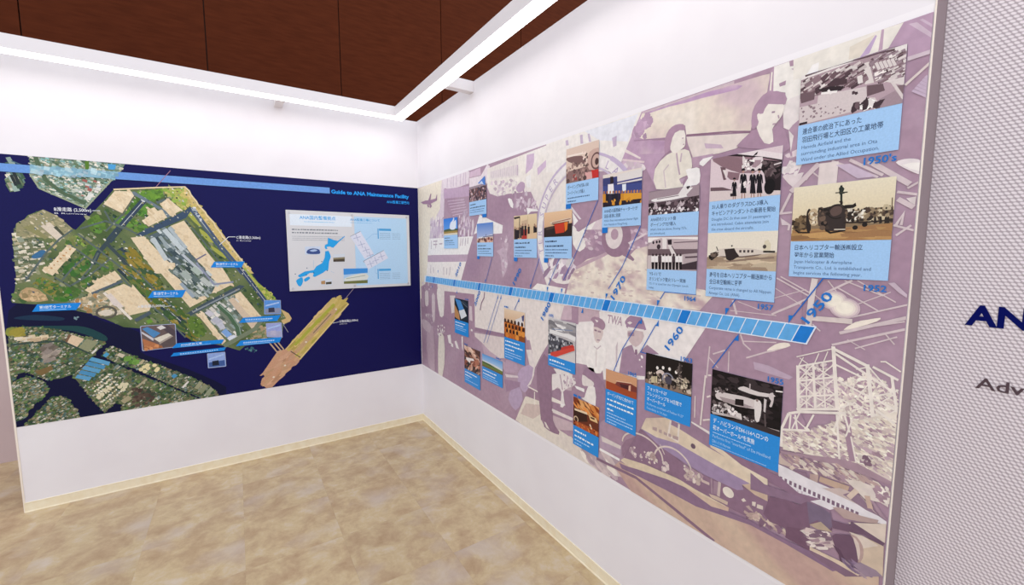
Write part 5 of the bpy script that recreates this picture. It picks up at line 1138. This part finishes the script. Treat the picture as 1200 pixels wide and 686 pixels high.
def f(p, g):
    p.poly(g('0,0 1,0 1,1 0,1'), '#e2d6cc'); p.poly(s1('447,530 755,480 755,560 600,590 447,600'), '#3a3f72'); p.poly(s1('560,500 755,450 755,540 560,575'), '#dfd8d4'); p.line(s1('560,560 755,520'), .006, '#4d4a86'); p.poly(s1('447,590 755,560 755,720 447,720'), '#3f4a86')
    p.poly(s1('505,515 528,512 532,560 505,575'), '#2a2026'); p.poly(s1('487,575 530,570 535,655 487,655'), '#e9e4e4'); p.poly(s1('598,575 628,570 628,625 600,630'), '#dfe6ee')
    for i in range(13):
        x = 458+i*23.5; c = '#d89a34' if i > 6 else random.choice(['#1d1a2c', '#2a2438', '#c9882c', '#1a1828']); p.poly(s2('%g,%g %g,%g %g,%g %g,%g' % (x-12, 50-i*.8, x+12, 50-i*.8, x+12, 150-i*2.6, x-12, 152-i*2.6)), c); p.ell(s2('%g,%g' % (x, 38-i*.8))[0], .005, .0065, random.choice(['#c98a50', '#a86c40']), 8)
    p.poly(s2('447,118 750,85 750,122 447,158'), '#241c28'); p.blobs(s2('447,100 750,75 750,118 447,140'), 24, .007, ['#d89a34', '#1d1a2c', '#c9882c'])
card('card with a colour photograph of a large group in front of an airliner', 2.262, 2.479, 1.910, 1.7695, 1.6795, True, f,
     (H_('ANA初の国際線チャーター便が', .86), H_('羽田-香港に就航', .44), S_("ANA's first international charter flight", .88), S_('from Haneda to Hong Kong.', .62)), None, s2('742,298 600,612 490,790'), s3('468,272')[0], (2.262, 2.296, 1.655, 1.6795))
def f(p, g):
    p.poly(g('0,0 1,0 1,1 0,1'), '#dcc4b4'); p.poly(s1('160,480 300,440 420,430 420,520 160,575'), '#8a6a66'); p.poly(s1('165,370 280,350 320,400 260,420 180,400'), '#7a5c5a', sm=2); p.poly(s1('170,365 300,335 290,325 170,350'), '#efe0d4')
    p.poly(s1('325,400 345,320 400,290 420,300 420,440 340,460'), '#c9a89c', sm=2); p.ring(s1('395,390')[0], .030, .034, .008, '#6a4c4a'); p.ell(s1('400,395')[0], .012, .016, '#4a3232', 10); p.poly(s1('355,465 418,455 418,520 360,525'), '#c22f2c'); p.poly(s1('308,480 360,475 365,530 310,538'), '#d8a4a0'); p.poly(s1('215,500 240,495 245,540 218,545'), '#a8403c')
    p.blobs(s1('165,420 330,400 330,540 165,560'), 50, .009, ['#5a4442', '#a3847c', '#7a5e5a', '#c2a498']); p.blobs(s1('280,310 330,310 330,400 290,400'), 14, .007, ['#4a3434', '#e2ccc0'])
card('card with a photograph of a jumbo jet on an apron beside a red truck', 2.012, 2.235, 2.070, 1.905, 1.8055, True, f,
     (H_('ボーイング747SR-100', .66), H_('スーパージャンボ導入', .55), S_(None, .70, .010), S_(None, .28, .010)), None, s2('408,98 250,480 140,720'), s3('120,228')[0], (2.012, 2.050, 1.782, 1.8055))
def f(p, g):
    p.rect(1.837, 2.060, 1.648, 1.7765, '#e6c29c', '#c99a74'); p.poly(g('0,0.62 0.4,0.55 1,0.5 1,1 0,1'), '#2f2422'); p.poly(g('0.2,0.42 0.45,0.36 0.95,0.3 0.98,0.4 0.9,0.46 0.4,0.5'), '#d9c4ac', sm=2); p.poly(g('0.25,0.48 0.6,0.45 0.9,0.42 0.9,0.5 0.4,0.54'), '#4a3630')
    p.poly(g('0.38,0.5 0.74,0.46 0.74,0.84 0.44,0.88'), '#c33a24'); p.poly(g('0.74,0.46 0.86,0.44 0.84,0.74 0.76,0.82'), '#e07a2c'); p.poly(g('0.06,0.6 0.34,0.56 0.38,0.66 0.1,0.72'), '#4a3a34'); p.line(g('0.3,0.44 0.95,0.34'), .004, '#8a4a3c')
card('card with a photograph of an airliner behind a red cargo container', 1.837, 2.060, 1.7765, 1.648, 1.538, True, f,
     (H_(None, .42, .014), H_(None, .66, .014), S_(None, .82, .009), S_(None, .78, .009), S_(None, .32, .009)), None, r2('1105,355 1020,560'), s3('10,214')[0], (1.837, 1.872, 1.514, 1.538))
def f(p, g):
    p.rect(1.545, 1.774, 1.643, 1.779, '#e2cda8', '#cfae88'); p.poly(g('0,0.05 0.28,0.03 0.28,0.1 0.03,0.14'), '#3a2e2c'); p.line(g('0.27,0.05 0.25,0.75'), .007, '#3a2c2a'); p.line(g('0.62,0.05 0.62,0.6'), .004, '#c9b48c'); p.poly(g('0.35,0.25 0.62,0.2 0.62,0.45 0.35,0.5'), '#c9ae90'); p.poly(g('0.36,0.95 0.44,0.6 0.6,0.6 0.58,1 0.34,1'), '#b43a32')
    for x, y, h in ((.06, .55, 1), (.14, .6, .9), (.32, .5, 1), (.4, .45, .9), (.52, .45, .9), (.66, .5, 1), (.9, .5, 1), (.95, .55, .8), (.22, .6, .8)):
        p.poly(g('%g,%g %g,%g %g,%g %g,%g' % (x-.045, y, x+.045, y, x+.04, y+.45*h, x-.04, y+.45*h)), random.choice(['#2a2024', '#3a2c2e', '#1f181c'])); p.ell(g('%g,%g' % (x, y-.05))[0], .006, .008, '#a8806a', 8)
    p.poly(g('0.62,0.8 1,0.75 1,1 0.6,1'), '#dcbc98')
card('card with a photograph of people and a red carpet at a ceremony', 1.545, 1.774, 1.779, 1.643, 1.537, True, f,
     (H_(None, .64, .014), H_(None, .48, .014), S_(None, .72, .009), S_(None, .66, .009), S_(None, .34, .009)), None, r2('950,352 885,560'), r2('878,592')[0], (1.545, 1.582, 1.514, 1.537))
def f(p, g):
    p.rect(1.089, 1.304, 1.631, 1.7585, '#5a86cc', '#b9c4e0'); p.poly(g('0,0.78 1,0.7 1,1 0,1'), '#d8b8a4'); p.poly(g('0.1,0.72 0.55,0.68 0.95,0.6 1,0.66 0.5,0.76 0.1,0.78'), '#e6e2e4'); p.line(g('0.55,0.66 0.6,0.58'), .005, '#4a4a6a'); p.line(g('0.4,0.72 1,0.66'), .005, '#3f4a78'); p.blobs(g('0.02,0.82 0.98,0.76 0.98,0.96 0.02,0.98'), 26, .010, ['#8a3a34', '#6a3430', '#c98a74', '#4a2c30'])
card('card with a photograph of an airliner under a blue sky', 1.089, 1.304, 1.7585, 1.631, 1.540, True, f, (H_(None, .52, .012), H_(None, .82, .012), S_(None, .70, .008), S_(None, .84, .008)), None, r2('580,345 535,520'), r2('527,548')[0], (1.089, 1.122, 1.520, 1.540))
def f(p, g):
    p.poly(g('0,0 1,0 1,1 0,1'), '#4a3a44'); p.blobs(g('0,0 1,0 1,1 0,1'), 150, .010, ['#2a2028', '#6d4a4c', '#a8888c', '#8c5a50', '#3a3048', '#c9b4b4'])
    p.poly(g('0,0 1,0 1,0.12 0,0.16'), '#9a8890')
card('card with a photograph of a dense crowd below a blue tail fin', .982, 1.221, 2.0145, 1.9125, 1.818, True, f, (H_(None, .36, .012), H_(None, .88, .012), S_(None, .84, .008), S_(None, .80, .008)), None, None, None, (1.165, 1.221, 1.796, 1.818))
p = Print(WR, 0.0051); p.poly(r1('470,300 525,240 528,312 490,305'), '#3f78c8'); p.poly(r1('480,302 500,280 515,306'), '#c9d6e8'); p.build('tail_fin_print', M_PRINT_CARD, mural)
def f(p, g):
    p.rect(.544, .792, 1.696, 1.825, '#2f7ad8', '#6aa4e4'); p.poly(g('0,0.72 0.5,0.66 1,0.7 1,1 0,1'), '#a3863e'); p.poly(g('0,0.68 0.4,0.62 1,0.66 1,0.76 0,0.78'), '#4a5a34'); p.poly(g('0.45,0.62 0.5,0.3 0.62,0.2 0.7,0.1 0.74,0.25 0.9,0.15 0.88,0.6 0.7,0.7'), '#e0e6f0', sm=2); p.poly(g('0.7,0.02 0.78,0.02 0.76,0.22 0.7,0.2'), '#dfe4ea'); p.poly(g('0,0.9 1,0.88 1,1 0,1'), '#d8ccb4')
card('card with a photograph of white vapour over a runway under deep blue sky', .544, .792, 1.825, 1.696, 1.594, True, f, (H_(None, .40, .012), H_(None, .62, .012), S_(None, .70, .008), S_(None, .74, .008)))
# ---- lower row -------------------------------------------------
def f(p, g):
    p.poly(g('0,0 1,0 1,1 0,1'), '#191315'); p.blobs(g('0,0.05 1,0.05 1,0.9 0,0.9'), 90, .010, ['#2a2224', '#100c0d', '#3a3032'], asp=2, rot=.1)
    p.poly(k4('660,145 700,130 780,145 860,160 960,190 1000,215 1010,270 960,262 830,240 720,200 670,180'), '#d4c9c6', sm=2); p.poly(k4('690,165 800,190 960,250 900,255 720,205'), '#a39494'); p.poly(k4('815,182 880,190 880,240 812,228'), '#1c1516'); p.poly(k4('655,110 690,118 680,135 660,130'), '#e3dbd8')
    p.poly(k4('835,100 880,85 930,105 1000,130 1115,150 1112,170 990,160 870,122'), '#d9cfcc', sm=2); p.poly(k4('1075,150 1110,135 1115,190 1100,245 1080,240 1095,200 1080,180'), '#cfc4c2', sm=2); p.line(k4('930,65 928,110'), .004, '#b9acac')
    p.poly(k4('965,190 1010,200 1020,260 1000,360 970,350 965,270'), '#e0d8d4', sm=2); p.poly(k4('1040,180 1060,190 1050,290 1035,280'), '#cfc6c4'); p.line(k4('1130,122 1190,130'), .004, '#efe8e4'); p.ell(k4('985,195')[0], .004, .005, '#8a7470', 8)
    p.poly(k4('628,278 800,310 865,318 868,350 800,330 640,300'), '#b9aeac'); p.blobs(k4('640,200 700,210 800,260 860,320 700,290 640,270'), 60, .006, ['#8f8484', '#c9bfbc', '#3a3030', '#5a4e4e', '#e6dedb']); p.poly(k4('815,285 860,300 868,345 820,320'), '#d9d0cc'); p.blobs(k4('870,320 960,345 960,365 880,345'), 12, .004, ['#cfc6c4', '#6a5e5e'])
    p.line(k4('1045,300 1050,400'), .005, '#5a4e4e'); p.line(k4('1060,408 1160,435'), .003, '#b9aeac'); p.poly(k4('640,330 1165,480 1165,440 900,350'), '#3a3030')
    p.blobs(k4('640,90 760,100 760,140 650,130'), 10, .005, ['#6a5e5e', '#b9aeac'])
card('blue card with a photograph of a propeller aircraft being overhauled', 2.811, 3.041, 1.161, .999, .884, False, f,
     (H_('デ・ハビランドDH-114ヘロンの', .80), H_('初オーバーホール*を実施', .62), S_(None, .58, .006), S_('Performs first "overhaul" of De Havilland', .84), S_('DH-114 Heron', .28), S_(None, .80, .004)),
     ('1955', (2.995, 1.166), .046, .017), v1('502,610 695,360'), v1('708,338')[0])
def f(p, g):
    p.poly(g('0,0 1,0 1,1 0,1'), '#1c1614'); p.poly(s4('780,290 900,320 1140,380 1140,430 780,330'), '#8a7464'); p.blobs(s4('790,230 1140,300 1140,410 790,320'), 90, .007, ['#5a4c46', '#9a8a7c', '#2a2220', '#c2b4a4', '#3f3632'])
    p.poly(s4('862,240 890,222 920,235 938,280 920,285 900,250 870,255'), '#d6c6bc', sm=2); p.ring(s4('955,300')[0], .024, .024, .006, '#8a8a98', 20, 200); p.ell(s4('958,305')[0], .016, .016, '#4a4654', 12)
    for t in ('873,208', '918,207', '968,218', '1020,242'): p.ell(s4(t)[0], .006, .007, '#efe8e0', 10)
    p.blobs(s4('1025,180 1065,180 1060,320 1030,310'), 40, .005, ['#6a5e5a', '#a39488', '#3a302e']); p.line(s4('1045,170 1040,330'), .004, '#5a504c')
    for x in (825, 840, 858): p.poly(s4('%d,275 %d,272 %d,325 %d,322' % (x, x+14, x+14, x)), '#cdbf9c')
    p.blobs(s4('1030,310 1100,290 1110,400 1035,390'), 30, .006, ['#d0c4ac', '#6a5e54', '#a89a84'])
card('blue card with a dark photograph of an engine workshop', 2.524, 2.734, 1.1615, 1.036, .9205, False, f,
     (H_('フォッカーF-27', .44), H_('フレンドシップを14日間で', .76), H_('オーバーホール', .42), S_('Performs overhaul of Fokker F-27', .80), S_('Friendship in 14 days', .46)),
     ('1963', (2.684, 1.164), .048, .017), s4('790,98 740,84')+s3('860,470'), s3('882,433')[0])
def f(p, g):
    p.poly(g('0,0 1,0 1,1 0,1'), '#cf9a74'); p.poly(e5('705,160 800,195 840,200 870,235 1062,300 1062,385 705,262'), '#a24a2c'); p.poly(e5('830,170 990,195 1062,240 1062,302 990,285 860,235 810,205'), '#7a3a34'); p.poly(e5('860,195 990,220 985,275 880,235'), '#4a2024'); p.poly(e5('968,222 992,215 990,285 965,278'), '#e0b094'); p.line(e5('820,165 1000,192'), .004, '#e0b89c')
card('blue card with an orange toned photograph of a hangar building', 2.304, 2.482, 1.0415, .949, .789, False, f,
     (H_('ボーイング727に合わせて', .84), H_(None, .86, .0165), H_(None, .86, .0165), H_(None, .22, .0165), S_(None, .62, .010), S_(None, .84, .010), S_(None, .84, .010), S_(None, .32, .010)),
     ('1965', (2.434, 1.0455), .044, .017), s4('640,268 530,238 598,62')+s3('735,440'), s3('752,416')[0])
def f(p, g):
    p.poly(g('0,0 1,0 1,1 0,1'), '#6a3220'); p.poly(e5('328,365 400,385 620,480 620,640 560,560 328,420'), '#c06a30'); p.blobs(e5('330,370 620,480 620,600 480,520 330,430'), 60, .010, ['#d88844', '#8a3c1c', '#e0a468', '#6a2c18'], asp=3, rot=-.5); p.poly(e5('328,490 480,550 490,640 330,640'), '#3a2018'); p.poly(e5('335,480 480,530 490,560 340,505'), '#e6cfae'); p.poly(e5('500,560 590,600 610,660 520,620'), '#e0bc88'); p.poly(e5('520,580 570,600 570,620 525,600'), '#4a2c1c'); p.ring(e5('355,610')[0], .014, .014, .006, '#d0b494')
    p.poly(s5('218,80 350,140 418,180 418,215 218,130'), '#a8502c'); p.line(s5('345,115 360,155'), .008, '#e6d0b4'); p.blobs(s5('220,80 410,170 410,205 220,120'), 20, .008, ['#c9783c', '#5a2c1c'])
card('blue card with a photograph of an orange steel structure and aircraft nose', 2.087, 2.266, .845, .700, .600, False, f,
     (H_(None, .46, .015), H_(None, .74, .015), S_(None, .60, .010), S_(None, .30, .010)), (None, (2.087, .850), .056, .018))
def f(p, g):
    p.poly(g('0,0 1,0 1,1 0,1'), '#b9b4b4'); p.poly(g('0,0 1,0 1,0.3 0,0.22'), '#cdc9c8'); p.blobs(g('0,0.05 1,0.05 1,0.4 0,0.35'), 40, .012, ['#9a9698', '#dedbd9', '#7f7c80'], asp=4, rot=-.1); p.poly(g('0.05,0.3 1,0.34 1,0.42 0.05,0.4'), '#e4e2e0'); p.poly(g('0,0.42 0.9,0.5 0.95,0.7 0,0.98'), '#4a4a52'); p.blobs(g('0,0.42 0.9,0.52 0.7,0.8 0,0.95'), 70, .010, ['#2a2a32', '#8a8a90', '#c9c9cc', '#5a5a64'])
    p.poly(g('0.1,0.92 0.95,0.6 0.98,0.68 0.3,1.0 0.1,1.0'), '#d0483c'); p.poly(g('0.5,0.78 0.62,0.72 0.97,0.6 0.9,0.55 0.5,0.7'), '#c23c34'); p.poly(g('0.35,1 0.98,0.72 1,1'), '#d3cdca'); p.line(g('0.15,0.28 0.9,0.2'), .004, '#7a8aa8')
card('blue card with a photograph of a hangar interior with a red beam', 1.879, 2.097, 1.220, 1.018, .960, False, f, (H_(None, .56, .015), S_(None, .80, .009)), ('1975', (1.882, 1.226), .040, .015), None)
p = Print(WR, 0.0048); arrow(p, s3('292,338')[0], False); p.build('timeline_pointer', M_PRINT_CARD, mural)
def f(p, g):
    p.rect(1.434, 1.660, 1.040, 1.2185, '#e6cdb0', '#b07038'); p.poly(g('0.55,0.3 0.75,0.22 0.92,0.1 0.97,0.12 0.94,0.34 0.98,0.5 0.6,0.46'), '#dcd6d4'); p.poly(g('0.85,0.14 0.97,0.08 0.95,0.3 0.88,0.3'), '#4a4c78'); p.poly(g('0,0.42 1,0.5 1,1 0,1'), '#8a4a20')
    for i in range(16):
        x = .05+(i % 6)*.165+(i//6)*.05; y = .42+(i//6)*.17; p.ell(g('%g,%g' % (x, y))[0], .012, .015, '#3a2018', 9); p.poly(g('%g,%g %g,%g %g,%g %g,%g' % (x-.07, y+.07, x+.07, y+.07, x+.07, y+.22, x-.07, y+.22)), random.choice(['#d07c30', '#c06a28', '#dc9040', '#a85a24']), sm=2)
card('blue card with a photograph of a crowd in orange beside an aircraft tail', 1.434, 1.660, 1.2185, 1.040, .9035, False, f,
     (H_(None, .70, .014), H_(None, .84, .014), H_(None, .44, .014), S_(None, .80, .009), S_(None, .78, .009), S_(None, .40, .009)), (None, (1.436, 1.226), .044, .014), r3('755,222 785,150'), r3('792,126')[0])
def f(p, g):
    p.poly(g('0,0 1,0 1,1 0,1'), '#1c2430'); p.poly(g('0.05,0.02 0.45,0.06 0.7,0.42 0.35,0.55'), '#4a8ac8'); p.poly(g('0.32,0.56 0.72,0.42 0.9,0.7 0.5,0.92'), '#d9dce0'); p.poly(g('0.02,0.3 0.35,0.7 0.4,1 0,0.9'), '#b9885a'); p.line(g('0.5,0.1 0.95,0.3'), .008, '#5a6470'); p.line(g('0.6,0.06 0.98,0.2'), .006, '#3f4a58'); p.poly(g('0.5,0.92 0.9,0.7 1,0.8 1,1 0.5,1'), '#2a3038')
card('blue card with a photograph of a blue and white wing part', .719, .947, 1.217, 1.055, .948, False, f, (H_(None, .72, .012), H_(None, .60, .012), S_(None, .80, .008), S_(None, .74, .008)), (None, (.90, 1.222), .05, .012))
def f(p, g):
    p.poly(g('0,0 1,0 1,1 0,1'), '#5a3c34'); p.blobs(g('0,0 1,0.1 1,0.45 0,0.4'), 50, .012, ['#c99a84', '#8a5c4c', '#e0c0ac', '#4a2e2a'], asp=3, rot=-.3); p.blobs(g('0,0.4 1,0.45 1,1 0,0.95'), 60, .013, ['#b07058', '#2a1c1c', '#8a4c38', '#d0a894'], asp=2, rot=.5); p.poly(g('0.1,0.5 0.6,0.42 0.65,0.5 0.4,0.56 0.38,0.68 0.15,0.6'), '#e9e0dc')
card('blue card with a photograph of brown machinery and gathered workers', .876, 1.116, .880, .705, .600, False, f, (H_(None, .76, .013), H_(None, .44, .013), S_(None, .26, .009), S_(None, .80, .009)), (None, (.878, .886), .05, .012))
def f(p, g):
    p.rect(1.148, 1.413, .785, .872, '#5a9ad8', '#c9dcec'); p.poly(g('0,0.55 0.5,0.6 1,0.62 1,1 0,1'), '#6a7a3a'); p.poly(g('0,0.48 0.6,0.5 1,0.6 1,0.72 0.4,0.62 0,0.58'), '#d3d6d4'); p.poly(g('0,0.86 1,0.9 1,1 0,1'), '#6d5c34'); p.poly(g('0,0.58 0.4,0.6 0.8,0.7 0.4,0.72 0,0.68'), '#3f5a34')
card('blue card with a photograph of a green airfield under blue sky', 1.148, 1.413, .872, .785, .699, False, f, (H_(None, .66, .013), H_(None, .60, .013), S_(None, .72, .008), S_(None, .78, .008)), (None, (1.33, .878), .06, .012), r3('515,480 540,400 622,130'), r3('627,104')[0])
p = Print(WR, 0.00435); p.line(r3('540,480 648,130'), .003, BD); arrow(p, r3('652,106')[0], False); p.build('timeline_pointer', M_PRINT_CARD, mural)
for t, up in (('157,470', True), ('307,600', False), ('115,555', False)):
    p = Print(WR, 0.0048); arrow(p, r2(t)[0], up); p.build('timeline_pointer', M_PRINT_CARD, mural)

# ================================================================ lettering on the patterned wall
p = Print(WH, 0.002); p.text('ANA', (3.395, 1.400), 0.150, 0.048, '#0b1a6c', bold=0.035); o = p.build('wall_lettering', mat('navy_letters', hexc('#030c58'), 0.5, 0.05)); tag(o, 'navy blue capital lettering on the patterned wall', 'sign')
p = Print(WH, 0.002); p.text('Adv', (3.423, 1.2495), 0.075, 0.027, '#5d4a50', bold=0.012); o = p.build('wall_lettering', mat('grey_letters', hexc('#55444a'), 0.5, 0.1)); tag(o, 'small grey lettering below the navy letters on the patterned wall', 'sign')

bpy.data.objects.remove(_to); bpy.data.curves.remove(_tc)
